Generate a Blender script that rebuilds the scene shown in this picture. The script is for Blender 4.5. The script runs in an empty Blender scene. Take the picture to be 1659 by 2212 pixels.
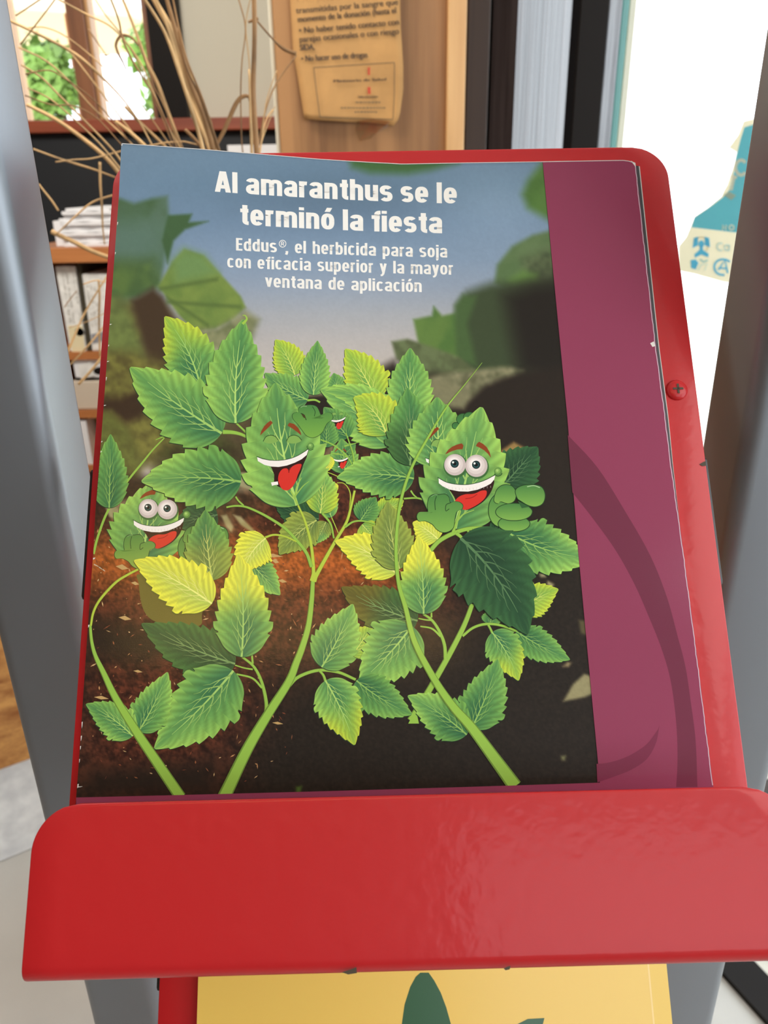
import bpy, bmesh, math, random
import numpy as np
from mathutils import Vector, Matrix

SC = bpy.context.scene
COL = SC.collection
# ------------------------------------------------------------------ camera
F, CX, CY = 1661.0, 829.5, 1106.0           # focal length and centre in pixels of the 1659 x 2212 frame
CAM = np.array([0.0, 0.0, 1.30])
SP = 0.39257; CP = math.sqrt(1 - SP * SP)    # looking down 23.1 degrees
SR = -0.0152 / CP; CR = math.sqrt(1 - SR * SR)
u0 = np.array([0, SP, CP]); x0 = np.array([1.0, 0, 0])
RT = x0 * CR + u0 * SR; UP = u0 * CR - x0 * SR; FW = np.array([0, CP, -SP])
cam = bpy.data.cameras.new('camera'); camo = bpy.data.objects.new('camera', cam); COL.objects.link(camo)
M = Matrix.Identity(4)
for i in range(3):
    M[i][0] = RT[i]; M[i][1] = UP[i]; M[i][2] = -FW[i]; M[i][3] = CAM[i]
camo.matrix_world = M
cam.sensor_fit = 'HORIZONTAL'; cam.sensor_width = 36.0; cam.lens = 36.0 * F / 1659.0
cam.clip_start = 0.02; cam.clip_end = 100
cam.dof.use_dof = True; cam.dof.focus_distance = 0.272; cam.dof.aperture_fstop = 26.0
SC.camera = camo
# ------------------------------------------------------------------ light and exposure
SC.view_settings.view_transform = 'Standard'; SC.view_settings.look = 'None'
SC.view_settings.gamma = 1.0; SC.view_settings.use_curve_mapping = False
SC.view_settings.exposure = 1.0
wd = bpy.data.worlds.new('daylight'); SC.world = wd; wd.use_nodes = True
wn = wd.node_tree.nodes['Background']; wn.inputs[0].default_value = (0.84, 0.93, 1.0, 1); wn.inputs[1].default_value = 1.75

def area(name, loc, target, sx, sy, power, color):
    l = bpy.data.lights.new(name, 'AREA'); l.shape = 'RECTANGLE'; l.size = sx; l.size_y = sy; l.energy = power; l.color = color
    o = bpy.data.objects.new(name, l); COL.objects.link(o); o.location = loc
    d = Vector(target) - Vector(loc); o.rotation_euler = d.to_track_quat('-Z', 'Y').to_euler()
    return o
area('overhead_fill', (1.3, -0.7, 2.45), (0.1, 0.1, 1.1), 1.2, 0.9, 7.0, (1.0, 0.97, 0.93))  # added fill light, unseen, for the page and its sheen
area('ceiling_tube_lamp', (-0.25, -1.25, 2.47), (-0.25, -1.25, 0.0), 0.95, 0.11, 2.6, (1.0, 0.62, 0.2))
area('back_room_fill', (-0.7, 0.8, 2.45), (-0.75, 2.2, 1.1), 0.7, 0.5, 16.0, (1.0, 0.95, 0.87))  # added fill, no such lamp; brightens the back wall and bookcase

# ------------------------------------------------------------------ helpers
def lin(c):
    c = np.asarray(c, float) / 255.0
    return np.where(c <= 0.04045, c / 12.92, ((c + 0.055) / 1.055) ** 2.4)
def rgba(c): return tuple(lin(c)) + (1.0,)
def ray(x, y):
    return RT * ((x - CX) / F) + UP * (-(y - CY) / F) + FW
def at(x, y, Y):                             # the point seen at a pixel, Y metres in front of the camera along the room
    r = ray(x, y); return CAM + r * (Y / r[1])
def atz(x, y, z):
    r = ray(x, y); return CAM + r * ((z - CAM[2]) / r[2])
def onplane(x, y, p, n):
    r = ray(x, y); return CAM + r * (np.dot(p - CAM, n) / np.dot(r, n))

def tag(o, label=None, cat=None, group=None, kind=None):
    if label: o['label'] = label
    if cat: o['category'] = cat
    if group: o['group'] = group
    if kind: o['kind'] = kind
    return o
def empty(name, loc, label, cat, group=None):
    o = bpy.data.objects.new(name, None); COL.objects.link(o); o.location = tuple(loc); o.empty_display_size = 0.05
    return tag(o, label, cat, group)
def wloc(o):
    v = Vector((0, 0, 0))
    while o: v = v + o.location; o = o.parent
    return np.array(v)
def mk(name, V, Fc, mat, parent=None, smooth=False, cols=None):
    V = np.asarray(V, float)
    if parent is not None: base = wloc(parent); loc = (0, 0, 0)
    else:
        base = np.array([(V[:, 0].min() + V[:, 0].max()) / 2, (V[:, 1].min() + V[:, 1].max()) / 2, V[:, 2].min()]); loc = tuple(base)
    me = bpy.data.meshes.new(name); me.from_pydata((V - base).tolist(), [], [tuple(int(i) for i in f) for f in Fc])
    if cols is not None:
        a = me.color_attributes.new('ink', 'FLOAT_COLOR', 'POINT')
        c4 = np.ones((len(V), 4), np.float32); c4[:, :3] = cols; a.data.foreach_set('color', c4.ravel())
    me.materials.append(mat)
    if smooth: me.polygons.foreach_set('use_smooth', [True] * len(me.polygons))
    me.update()
    o = bpy.data.objects.new(name, me); COL.objects.link(o); o.location = loc
    if parent is not None: o.parent = parent
    return o
def fixn(o):
    bm = bmesh.new(); bm.from_mesh(o.data); bmesh.ops.recalc_face_normals(bm, faces=bm.faces); bm.to_mesh(o.data); bm.free(); return o
def bev(o, w=0.002, s=2, ang=0.6):
    m = o.modifiers.new('bevel', 'BEVEL'); m.width = w; m.segments = s; m.limit_method = 'ANGLE'; m.angle_limit = ang
    return o
BF = [(0, 3, 2, 1), (4, 5, 6, 7), (0, 1, 5, 4), (1, 2, 6, 5), (2, 3, 7, 6), (3, 0, 4, 7)]
def hexa(name, q, back, mat, parent=None, bevel=0.0):   # a quad face q extruded by the vector back
    q = [np.asarray(p, float) for p in q]; V = q + [p + back for p in q]
    o = fixn(mk(name, V, BF, mat, parent))
    if bevel: bev(o, bevel)
    return o
def box(name, c0, c1, mat, parent=None, bevel=0.0):
    (a, b, c), (d, e, f) = c0, c1
    V = [(a, b, c), (d, b, c), (d, e, c), (a, e, c), (a, b, f), (d, b, f), (d, e, f), (a, e, f)]
    o = fixn(mk(name, V, BF, mat, parent))
    if bevel: bev(o, bevel)
    return o
def tube_data(P, R, n=7):
    P = np.asarray(P, float); V = []; Fc = []
    up = np.array([0.31, 0.2, 0.93])
    for i in range(len(P)):
        t = P[min(i + 1, len(P) - 1)] - P[max(i - 1, 0)]; t = t / (np.linalg.norm(t) + 1e-12)
        a = np.cross(t, up); a /= np.linalg.norm(a) + 1e-9; b = np.cross(t, a)
        for k in range(n):
            w = 2 * math.pi * k / n; V.append(P[i] + R[i] * (math.cos(w) * a + math.sin(w) * b))
    for i in range(len(P) - 1):
        for k in range(n):
            Fc.append((i * n + k, i * n + (k + 1) % n, (i + 1) * n + (k + 1) % n, (i + 1) * n + k))
    Fc.append(tuple(range(n - 1, -1, -1))); Fc.append(tuple(range((len(P) - 1) * n, len(P) * n)))
    return V, Fc
def spline(P, n=6):                           # Catmull-Rom through the points
    P = np.asarray(P, float)
    if len(P) < 3:
        return np.array([P[0] * (1 - t) + P[-1] * t for t in np.linspace(0, 1, n + 1)])
    Q = np.vstack([2 * P[0] - P[1], P, 2 * P[-1] - P[-2]]); out = []
    for i in range(1, len(Q) - 2):
        a, b, c, d = Q[i - 1:i + 3]
        for t in np.linspace(0, 1, n, endpoint=False):
            out.append(.5 * (2 * b + (c - a) * t + (2 * a - 5 * b + 4 * c - d) * t * t + (3 * b - a - 3 * c + d) * t ** 3))
    out.append(P[-1]); return np.array(out)

# ------------------------------------------------------------------ materials
def newmat(name):
    m = bpy.data.materials.new(name); m.use_nodes = True
    return m, m.node_tree, m.node_tree.nodes['Principled BSDF']
def plain(name, c, rough=0.5, metal=0.0, coat=0.0, spec=0.5, bump=0.0, bscale=200, cvar=0.0, cscale=20):
    m, nt, b = newmat(name)
    b.inputs['Base Color'].default_value = rgba(c); b.inputs['Roughness'].default_value = rough; b.inputs['Metallic'].default_value = metal
    b.inputs['Coat Weight'].default_value = coat; b.inputs['Coat Roughness'].default_value = 0.12; b.inputs['Specular IOR Level'].default_value = spec
    tc = nt.nodes.new('ShaderNodeTexCoord')
    if bump:
        n = nt.nodes.new('ShaderNodeTexNoise'); n.inputs['Scale'].default_value = bscale; n.inputs['Detail'].default_value = 2
        bp = nt.nodes.new('ShaderNodeBump'); bp.inputs['Strength'].default_value = bump; bp.inputs['Distance'].default_value = 0.001
        nt.links.new(tc.outputs['Object'], n.inputs['Vector']); nt.links.new(n.outputs[0], bp.inputs['Height'])
        nt.links.new(bp.outputs[0], b.inputs['Normal']); nt.links.new(bp.outputs[0], b.inputs['Coat Normal'])
    if cvar:
        n = nt.nodes.new('ShaderNodeTexNoise'); n.inputs['Scale'].default_value = cscale; n.inputs['Detail'].default_value = 5
        r = nt.nodes.new('ShaderNodeValToRGB'); c = np.array(c, float)
        r.color_ramp.elements[0].position = .3; r.color_ramp.elements[1].position = .7
        r.color_ramp.elements[0].color = rgba(np.clip(c * (1 - cvar), 0, 255)); r.color_ramp.elements[1].color = rgba(np.clip(c * (1 + cvar), 0, 255))
        nt.links.new(tc.outputs['Object'], n.inputs['Vector']); nt.links.new(n.outputs[0], r.inputs[0]); nt.links.new(r.outputs[0], b.inputs['Base Color'])
    return m
def wood(name, c1, c2, axis=2, scale=18.0, rough=0.5, coat=0.0, stretch=0.06, bump=0.12):
    m, nt, b = newmat(name)
    tc = nt.nodes.new('ShaderNodeTexCoord'); mp = nt.nodes.new('ShaderNodeMapping')
    s = [1, 1, 1]; s[axis] = stretch; mp.inputs['Scale'].default_value = s
    n = nt.nodes.new('ShaderNodeTexNoise'); n.inputs['Scale'].default_value = scale; n.inputs['Detail'].default_value = 6; n.inputs['Distortion'].default_value = .6
    n2 = nt.nodes.new('ShaderNodeTexNoise'); n2.inputs['Scale'].default_value = scale * 7; n2.inputs['Detail'].default_value = 3
    mx = nt.nodes.new('ShaderNodeMath'); mx.operation = 'MULTIPLY_ADD'; mx.inputs[1].default_value = .3
    r = nt.nodes.new('ShaderNodeValToRGB'); e = r.color_ramp.elements
    e[0].position = .42; e[0].color = rgba(c1); e[1].position = .82; e[1].color = rgba(c2)
    nt.links.new(tc.outputs['Object'], mp.inputs[0]); nt.links.new(mp.outputs[0], n.inputs['Vector']); nt.links.new(mp.outputs[0], n2.inputs['Vector'])
    nt.links.new(n2.outputs[0], mx.inputs[0]); nt.links.new(n.outputs[0], mx.inputs[2]); nt.links.new(mx.outputs[0], r.inputs[0])
    nt.links.new(r.outputs[0], b.inputs['Base Color'])
    bp = nt.nodes.new('ShaderNodeBump'); bp.inputs['Strength'].default_value = bump; bp.inputs['Distance'].default_value = .002
    nt.links.new(mx.outputs[0], bp.inputs['Height']); nt.links.new(bp.outputs[0], b.inputs['Normal'])
    b.inputs['Roughness'].default_value = rough; b.inputs['Coat Weight'].default_value = coat; b.inputs['Coat Roughness'].default_value = .1
    return m
def inkmat(name, rough, coat, coatrough, bump, k=1.0, bscale=900.0, transl=0.0):
    m, nt, b = newmat(name)
    a = nt.nodes.new('ShaderNodeAttribute'); a.attribute_name = 'ink'
    hs = nt.nodes.new('ShaderNodeVectorMath'); hs.operation = 'SCALE'; hs.inputs[3].default_value = k
    nt.links.new(a.outputs['Color'], hs.inputs[0]); nt.links.new(hs.outputs[0], b.inputs['Base Color'])
    b.inputs['Roughness'].default_value = rough; b.inputs['Coat Weight'].default_value = coat; b.inputs['Coat Roughness'].default_value = coatrough
    if bump:
        tc = nt.nodes.new('ShaderNodeTexCoord'); n = nt.nodes.new('ShaderNodeTexNoise'); n.inputs['Scale'].default_value = bscale; n.inputs['Detail'].default_value = 3
        bp = nt.nodes.new('ShaderNodeBump'); bp.inputs['Strength'].default_value = bump; bp.inputs['Distance'].default_value = .0004
        nt.links.new(tc.outputs['Object'], n.inputs['Vector']); nt.links.new(n.outputs[0], bp.inputs['Height'])
        nt.links.new(bp.outputs[0], b.inputs['Coat Normal']); nt.links.new(bp.outputs[0], b.inputs['Normal'])
    if transl:
        tr = nt.nodes.new('ShaderNodeBsdfTranslucent'); mi = nt.nodes.new('ShaderNodeMixShader'); mi.inputs[0].default_value = transl
        nt.links.new(hs.outputs[0], tr.inputs[0]); out = nt.nodes['Material Output']
        nt.links.new(b.outputs[0], mi.inputs[1]); nt.links.new(tr.outputs[0], mi.inputs[2]); nt.links.new(mi.outputs[0], out.inputs[0])
    return m
def glassmat(name, tint=(1, 1, 1), gloss=0.06):
    m, nt, b = newmat(name); out = nt.nodes['Material Output']
    t = nt.nodes.new('ShaderNodeBsdfTransparent'); t.inputs[0].default_value = tint + (1,)
    g = nt.nodes.new('ShaderNodeBsdfGlossy'); g.inputs['Roughness'].default_value = .02
    mi = nt.nodes.new('ShaderNodeMixShader'); mi.inputs[0].default_value = gloss
    nt.links.new(t.outputs[0], mi.inputs[1]); nt.links.new(g.outputs[0], mi.inputs[2]); nt.links.new(mi.outputs[0], out.inputs[0])
    return m

m_red = plain('red_enamel', (190, 32, 36), .42, coat=.24, spec=.3, bump=.12, bscale=190)
m_post = plain('grey_satin_metal', (144, 148, 154), .5, metal=0.76, coat=.45, bump=.04, bscale=60)
m_post.node_tree.nodes['Principled BSDF'].inputs['Coat Roughness'].default_value = .3
m_dark = plain('dark_steel', (40, 36, 33), .45)
m_chip = plain('bare_metal_chip', (70, 58, 42), .6)
m_floor = plain('floor_tile', (186, 183, 178), .35, cvar=.05, cscale=3)
m_cream = plain('cream_plaster', (222, 217, 200), .85, bump=.1, bscale=60)
m_white = plain('white_plaster', (240, 241, 243), .8, bump=1.0, bscale=45, cvar=.06, cscale=30)
m_brown = plain('brown_panelling', (92, 70, 52), .6)
m_ceil = plain('ceiling_white', (225, 222, 215), .9)
m_pine = wood('pine', (100, 64, 38), (176, 128, 82), 2, 14, .5, .15)
m_pinel = wood('pale_pine', (190, 138, 86), (226, 180, 124), 2, 16, .5, .1)
m_timber = wood('timber', (156, 94, 42), (226, 166, 94), 0, 34, .5, .1, .05)
m_dkwood = wood('dark_varnished_wood', (30, 19, 14), (56, 40, 31), 2, 24, .65, .0, .04)
m_gloss = wood('glossy_brown_varnish', (52, 40, 36), (84, 70, 66), 2, 40, .2, 0.0, .03, .6)
m_black = plain('near_black_wood', (20, 14, 11), .6, spec=.2)
m_sill = wood('red_brown_wood', (128, 56, 36), (168, 84, 54), 0, 14, .45, .2)
m_frame = wood('brown_window_wood', (110, 66, 40), (160, 104, 66), 2, 16, .5, .2)
m_slate = plain('black_slate', (28, 31, 36), .6)
m_paper = plain('white_paper', (232, 232, 234), .8)
m_board = wood('orange_pine_board', (158, 94, 50), (196, 128, 74), 0, 16, .5, .2)
m_binder = plain('white_card', (228, 228, 224), .7, cvar=.06, cscale=60)
m_creamcard = plain('cream_card', (226, 214, 176), .7)
m_beige = plain('beige_plastic', (206, 192, 174), .5)
m_olive = plain('dark_olive_gap', (58, 52, 36), .7)
m_straw = plain('dry_straw', (200, 162, 112), .7, cvar=.2, cscale=25)
m_straw2 = plain('dry_straw_brown', (150, 112, 72), .7, cvar=.2, cscale=25)
m_teal = plain('teal_paint', (96, 158, 152), .4, coat=.3)
m_creamp = plain('cream_paint', (230, 226, 205), .5)
m_greyp = wood('weathered_grey_paint', (96, 94, 98), (178, 180, 186), 2, 50, .25, .6, .05, .4)
m_leaf = plain('tree_leaf', (112, 142, 62), .6, cvar=.3, cscale=3)
m_bark = plain('tree_bark', (90, 70, 50), .9)
m_canvas = plain('cream_canvas', (240, 214, 176), .9)
m_glass = glassmat('clear_glass')
m_tape = glassmat('clear_tape', (.96, .94, .9), .12)
m_clay = plain('terracotta', (150, 90, 60), .8)
m_cover = inkmat('printed_cover', .6, .2, .10, .035, 1.06, 2500.0)
m_cover.node_tree.nodes['Principled BSDF'].inputs['Specular IOR Level'].default_value = .1
m_gloss.node_tree.nodes['Principled BSDF'].inputs['Specular IOR Level'].default_value = .3
m_ink = inkmat('printed_sheet', .75, .0, .3, .0)
m_stick = inkmat('printed_sticker', .6, .0, .3, .0, 1.0, transl=.45)
m_ybook = inkmat('yellow_cover', .4, .4, .2, .03)
m_page = plain('page_edges', (214, 210, 204), .8)
m_dpage = plain('dark_printed_page', (62, 62, 66), .5, coat=.4)

# ------------------------------------------------------------------ rack frame (camera coordinates fitted to the photo, turned to world)
def c2w(v): return RT * v[0] + UP * v[1] + FW * v[2]
def rot(rx, ry, rz):
    c, s = math.cos, math.sin
    X = np.array([[1, 0, 0], [0, c(rx), -s(rx)], [0, s(rx), c(rx)]]); Y = np.array([[c(ry), 0, s(ry)], [0, 1, 0], [-s(ry), 0, c(ry)]])
    Z = np.array([[c(rz), -s(rz), 0], [s(rz), c(rz), 0], [0, 0, 1]]); return Z @ Y @ X
R_ = rot(.2425, -.01112, .02126)
E1, E2, EN = c2w(R_[:, 0]), c2w(R_[:, 1]), c2w(-R_[:, 2])
P0 = CAM + c2w(np.array([.0085, -.09202, .25206]))
PLW, PLL, TD, LB, LT = .222, .24486, .02629, .0447, .00222
def rk(a, b, h, O=None): return (P0 if O is None else O) + E1 * a + E2 * b + EN * h
def proj(p):
    d = p - CAM; z = d @ FW; return CX + F * (d @ RT) / z, CY - F * (d @ UP) / z
PHI = .6426
PD = math.cos(PHI) * E2 + math.sin(PHI) * EN          # post direction (vertical)
PN = -math.sin(PHI) * E2 + math.cos(PHI) * EN         # post front normal

# ------------------------------------------------------------------ room
XL, XR, YF, YB, ZC = -2.0, 1.9, -2.3, 2.9, 2.6
def st(o): return tag(o, kind='structure')
def quads(name, L, mat, parent=None):
    V = []; Fc = []
    for b in L:
        (a, b_, c), (d, e, f) = b; n = len(V)
        V += [(a, b_, c), (d, b_, c), (d, e, c), (a, e, c), (a, b_, f), (d, b_, f), (d, e, f), (a, e, f)]
        Fc += [tuple(n + i for i in q) for q in BF]
    return fixn(mk(name, V, Fc, mat, parent))
st(box('floor', (XL, YF, -.05), (XR, YB, 0), m_floor))
st(box('ceiling', (XL, YF, ZC), (XR, YB, ZC + .05), m_ceil))
st(box('wall_left', (XL - .06, YF, 0), (XL, YB, ZC), m_brown))
st(quads('wall_front', [((XL, YF - .06, 0), (.3, YF, ZC)), ((.3, YF - .06, 0), (1.75, YF, 1.3)), ((.3, YF - .06, 2.5), (1.75, YF, ZC)), ((1.75, YF - .06, 0), (XR, YF, ZC))], m_brown))  # unseen wall; its high opening is added to put sheen on the tray lip
wx0, wx1 = at(36, 200, YB)[0], at(338, 200, YB)[0]; wz0 = at(190, 259, YB)[2]; wz1 = 2.35
px_part = .16                                # the partition behind the pillar
st(quads('wall_back', [((XL, YB, 0), (wx0, YB + .1, ZC)), ((wx0, YB, 0), (wx1, YB + .1, wz0)), ((wx0, YB, wz1), (wx1, YB + .1, ZC)), ((wx1, YB, 0), (px_part, YB + .1, ZC))], m_cream))
st(box('wall_partition', (px_part, 1.42, 0), (px_part + .06, YB, ZC), m_cream))
# right wall with a broad daylight opening beside and behind the viewer
st(quads('wall_right', [((XR, YF, 0), (XR + .06, -1.7, ZC)), ((XR, -1.7, 0), (XR + .06, .7, .55)), ((XR, -1.7, 2.3), (XR + .06, .7, ZC)), ((XR, .7, 0), (XR + .06, 1.4, ZC))], m_cream))
# window_1: frame, mullion, sash strips and pane
w1 = empty('window_1', ((wx0 + wx1) / 2, YB, wz0), None, None); st(w1)
mz = wz0 - .0
mu0, mu1 = at(168, 130, YB - .02)[0], at(192, 130, YB - .02)[0]
mu0, mu1 = at(165, 128, YB)[0], at(200, 128, YB)[0]
quads('window_frame', [((wx0 - .03, YB - .03, wz0 - .01), (wx0 + .012, YB + .06, wz1)), ((wx1 - .01, YB - .03, wz0 - .01), (wx1 + .05, YB + .06, wz1)), ((mu0, YB - .035, wz0 - .01), (mu1, YB + .06, wz1)), ((wx0, YB - .03, wz1 - .05), (wx1, YB + .06, wz1))], m_frame, w1)
quads('sash_strip', [((mu1 + .001, YB - .01, wz0), (mu1 + .012, YB + .05, wz1 - .05)), ((wx0 + .013, YB - .01, wz0), (wx0 + .022, YB + .05, wz1 - .05))], m_pinel, w1)
box('window_pane', (wx0, YB + .03, wz0), (wx1, YB + .034, wz1 - .05), m_glass, w1)
# dark shutter edge beside the window
q = [at(344, 258, YB - .04), at(408, 258, YB - .04)]
st(box('trim_1', (q[0][0], YB - .05, wz0 - .005), (q[1][0], YB - .005, 2.4), m_black))
# sill and slate board under it
za, zb = at(300, 256, YB - .1)[2], at(300, 284, YB - .1)[2]
st(box('trim_2', (at(20, 270, YB)[0], YB - .1, zb), (px_part - .005, YB - .002, za), m_sill, None, .004))
sl = box('slate_board', (at(20, 300, YB)[0], YB - .06, .75), (px_part - .01, YB - .03, zb - .002), m_slate)
tag(sl, 'large black slate board under the red brown window sill', 'board')

# outside: pale ground, tree and a cream awning beyond the small window
st(box('ground_outside', (-6, YB + .2, -.1), (9, 12, -.05), m_creamp))
rng = random.Random(4)
V = []; Fc = []
tc_ = at(110, 170, 5.2)
def blob(c, r, n, size):
    for _ in range(n):
        d = np.array([rng.gauss(0, 1) for _ in range(3)]); d /= np.linalg.norm(d)
        p = np.array(c) + d * r * rng.uniform(.4, 1); a = np.array([rng.gauss(0, 1) for _ in range(3)]); a /= np.linalg.norm(a)
        b = np.cross(a, d); b /= np.linalg.norm(b) + 1e-9; i = len(V); s = size * rng.uniform(.6, 1.3)
        V.extend([p - a * s, p + b * s * .5, p + a * s, p - b * s * .5]); Fc.append((i, i + 1, i + 2, i + 3))
tr = empty('garden_tree', (tc_[0], 5.2, -.05), 'green leafy garden tree seen through the small wooden window', 'tree')
blob(at(96, 150, 5.2), .17, 190, .06); blob(at(128, 190, 5.2), .17, 170, .06); blob(at(70, 215, 5.2), .15, 90, .055); blob(at(90, 250, 5.2), .15, 60, .05)
blob(at(318, 110, 5.2), .14, 90, .06); blob(at(345, 215, 5.2), .12, 60, .05)
mk('foliage', V, Fc, m_leaf, tr)
tv, tf = tube_data([(tc_[0], 5.3, -.05), (tc_[0] + .03, 5.3, .8), (tc_[0], 5.25, tc_[2])], [.06, .05, .03], 9)
mk('trunk', tv, tf, m_bark, tr, True)
aw = empty('garden_parasol', (at(130, 40, 7.2)[0], 7.2, -.05), 'cream canvas parasol outside beyond the small wooden window', 'parasol')
pc = at(130, -60, 7.2); V = [tuple(pc)]; Fc = []
for k in range(8):
    w = 2 * math.pi * k / 8; V.append((pc[0] + 1.0 * math.cos(w), pc[1] + 1.0 * math.sin(w), pc[2] - .42))
for k in range(8): Fc.append((0, 1 + k, 1 + (k + 1) % 8))
cn = mk('canopy', V, Fc, m_canvas, aw); sm_ = cn.modifiers.new('cloth', 'SOLIDIFY'); sm_.thickness = .01
tv, tf = tube_data([(pc[0], 7.2, -.05), (pc[0], 7.2, pc[2] - .02)], [.02, .02], 8); mk('pole', tv, tf, m_frame, aw)

# ------------------------------------------------------------------ pillar and dark door frame on the right
YP = 1.10
def upright(name, xa, xb, Y, depth, mat, yref=160, top=ZC, bevel=.002, kind='structure', z0=0.0, parent=None):
    a, b = at(xa, yref, Y)[0], at(xb, yref, Y)[0]
    o = box(name, (a, Y, z0), (b, Y + depth, top), mat, parent, bevel)
    return tag(o, kind=kind) if kind else o
upright('pillar', 597, 966, YP, .24, m_pine)
upright('trim_3', 966, 1006, YP - .012, .1, m_pinel)
upright('trim_4', 597 - 10, 597, YP + .03, .1, m_creamp)
d1 = empty('door_1', (.2, 1.2, 0), None, None); st(d1)
upright('door_jamb', 1007, 1056, YP + .02, .16, m_dkwood, kind=None, parent=d1)
upright('jamb_recess', 1050, 1128, YP + .16, .03, m_black, kind=None, parent=d1)
# glossy door leaf standing ajar: runs away from the viewer and mirrors the daylight
A = at(1113, 160, 1.18); B = at(1262, 160, 1.45)
dv = np.array([B[0] - A[0], B[1] - A[1], 0]); nn = np.array([-dv[1], dv[0], 0]); nn = nn / np.linalg.norm(nn) * .035
hexa('door_leaf', [(A[0], A[1], .01), (B[0], B[1], .01), (B[0], B[1], 2.2), (A[0], A[1], 2.2)], nn, m_gloss, d1)
upright('door_stile', 1243, 1305, 1.16, .05, m_black, kind=None, parent=d1)
# glazed front on the right: grey stile, teal bead, cream bead, pane
w2 = empty('window_2', (.8, 1.3, 0), None, None); st(w2)
YG = 1.25
upright('window_stile', 1303, 1332, YG - .05, .05, m_greyp, kind=None, parent=w2)
upright('teal_bead', 1331, 1346, YG - .045, .04, m_teal, kind=None, parent=w2)
upright('cream_bead', 1346, 1362, YG - .04, .04, m_creamp, kind=None, parent=w2)
gx0, gx1 = at(1350, 160, YG)[0], XR - .02
box('window_pane', (gx0, YG, .12), (gx1, YG + .005, ZC), m_glass, w2)
box('bottom_rail', (gx0, YG - .03, 0), (gx1, YG + .03, .12), m_dkwood, w2)

# torn sticker on the pane
YS = YG - .001
def flatpoly(pts, Y): return [at(x, y, Y) for x, y in pts]
class Sheet:                                  # printed flat sheet: layers of inked polygons that keep their own colours
    def __init__(s, fn): s.V = []; s.F = []; s.C = []; s.fn = fn; s.k = 0
    def poly(s, pts, col):
        s.k += 1; n = len(s.V)
        s.V += [s.fn(x, y, s.k) for x, y in pts]; s.C += [lin(col)] * len(pts); s.F.append(tuple(range(n, n + len(pts))))
    def line(s, pts, w, col):
        pts = np.asarray(pts, float); w = np.broadcast_to(np.asarray(w, float), (len(pts),)); s.k += 1
        L, R = ribbon(pts, w); n = len(s.V); m = len(pts)
        s.V += [s.fn(x, y, s.k) for x, y in np.vstack([L, R])]; s.C += [lin(col)] * (2 * m)
        for i in range(m - 1): s.F.append((n + i, n + i + 1, n + m + i + 1, n + m + i))
def ribbon(P, w):
    t = np.gradient(P, axis=0); t /= np.linalg.norm(t, axis=1)[:, None] + 1e-9
    nrm = np.stack([-t[:, 1], t[:, 0]], 1); return P + nrm * w[:, None] / 2, P - nrm * w[:, None] / 2
def arc(cx, cy, rx, ry, a0=0, a1=360, n=20):
    return [(cx + rx * math.cos(math.radians(a)), cy + ry * math.sin(math.radians(a))) for a in np.linspace(a0, a1, n)]
sh = Sheet(lambda x, y, k: at(x, y, YS - .00012 * k))
sh.poly([(1606, 262), (1594, 292), (1574, 319), (1591, 329), (1587, 347), (1583, 362), (1570, 400), (1563, 412), (1558, 424), (1532, 446), (1500, 468), (1492, 488), (1482, 512), (1466, 532), (1466, 585), (1500, 592), (1530, 600), (1562, 609), (1690, 622), (1690, 240)], (216, 206, 176))
CY_ = (98, 184, 202)
sh.poly([(1500, 470), (1530, 450), (1562, 426), (1576, 410), (1586, 370), (1590, 340), (1600, 300), (1608, 275), (1690, 250), (1690, 512), (1577, 501), (1494, 491)], CY_)
sh.line(arc(1601, 362, 12, 16, 40, 320), 7, (222, 214, 190))
sh.line([(1578, 378), (1592, 384)], 6, (222, 214, 190)); sh.line([(1586, 382), (1580, 410), (1574, 408)], 6, (222, 214, 190))
sh.poly([(1562, 421), (1575, 414), (1590, 422), (1580, 432)], (170, 180, 160))
def nol(x, y, s):
    sh.line([(x, y), (x, y - s), (x + s * .7, y), (x + s * .7, y - s)], 3.2, (228, 226, 205)); sh.line(arc(x + s * 1.75, y - s * .5, s * .45, s * .45), 3.2, (228, 226, 205))
nol(1561, 497, 11)
sh.line(arc(1515, 529, 15, 17, -165, 60, 16) , 4, (216, 206, 176))
B_ = (84, 178, 216)
sh.poly([(1499, 514), (1508, 511), (1508, 530), (1496, 536)], B_); sh.poly([(1522, 511), (1532, 514), (1534, 534), (1522, 530)], B_)
sh.poly(arc(1515, 527, 6, 8), B_); sh.poly([(1512, 532), (1518, 532), (1519, 540), (1531, 548), (1530, 556), (1515, 550), (1501, 557), (1500, 549), (1511, 540)], B_)
sh.poly([(1492, 562), (1503, 560), (1509, 568), (1503, 582), (1493, 579)], B_)
sh.line([(1512, 560), (1520, 566), (1529, 562)], 4, (150, 190, 190)); sh.line([(1508, 584), (1514, 572), (1528, 570), (1522, 584)], 2, (170, 200, 196))
sh.line(arc(1556, 533, 7, 8, 50, 310), 3, (176, 204, 204)); sh.line(arc(1570, 535, 5, 6), 3, (176, 204, 204)); sh.line([(1575, 528), (1575, 542)], 3, (176, 204, 204))
sh.line(arc(1562, 577, 19, 17, 80, 320), 4.5, B_); sh.line([(1552, 583), (1566, 562), (1572, 590)], 4.5, B_); sh.line([(1556, 579), (1570, 580)], 3.5, B_)
so = mk('torn_sticker', sh.V, sh.F, m_stick, None, False, np.array(sh.C))
tag(so, 'torn cream and cyan sticker on the bright window pane beside the grey post', 'sticker')

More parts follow.
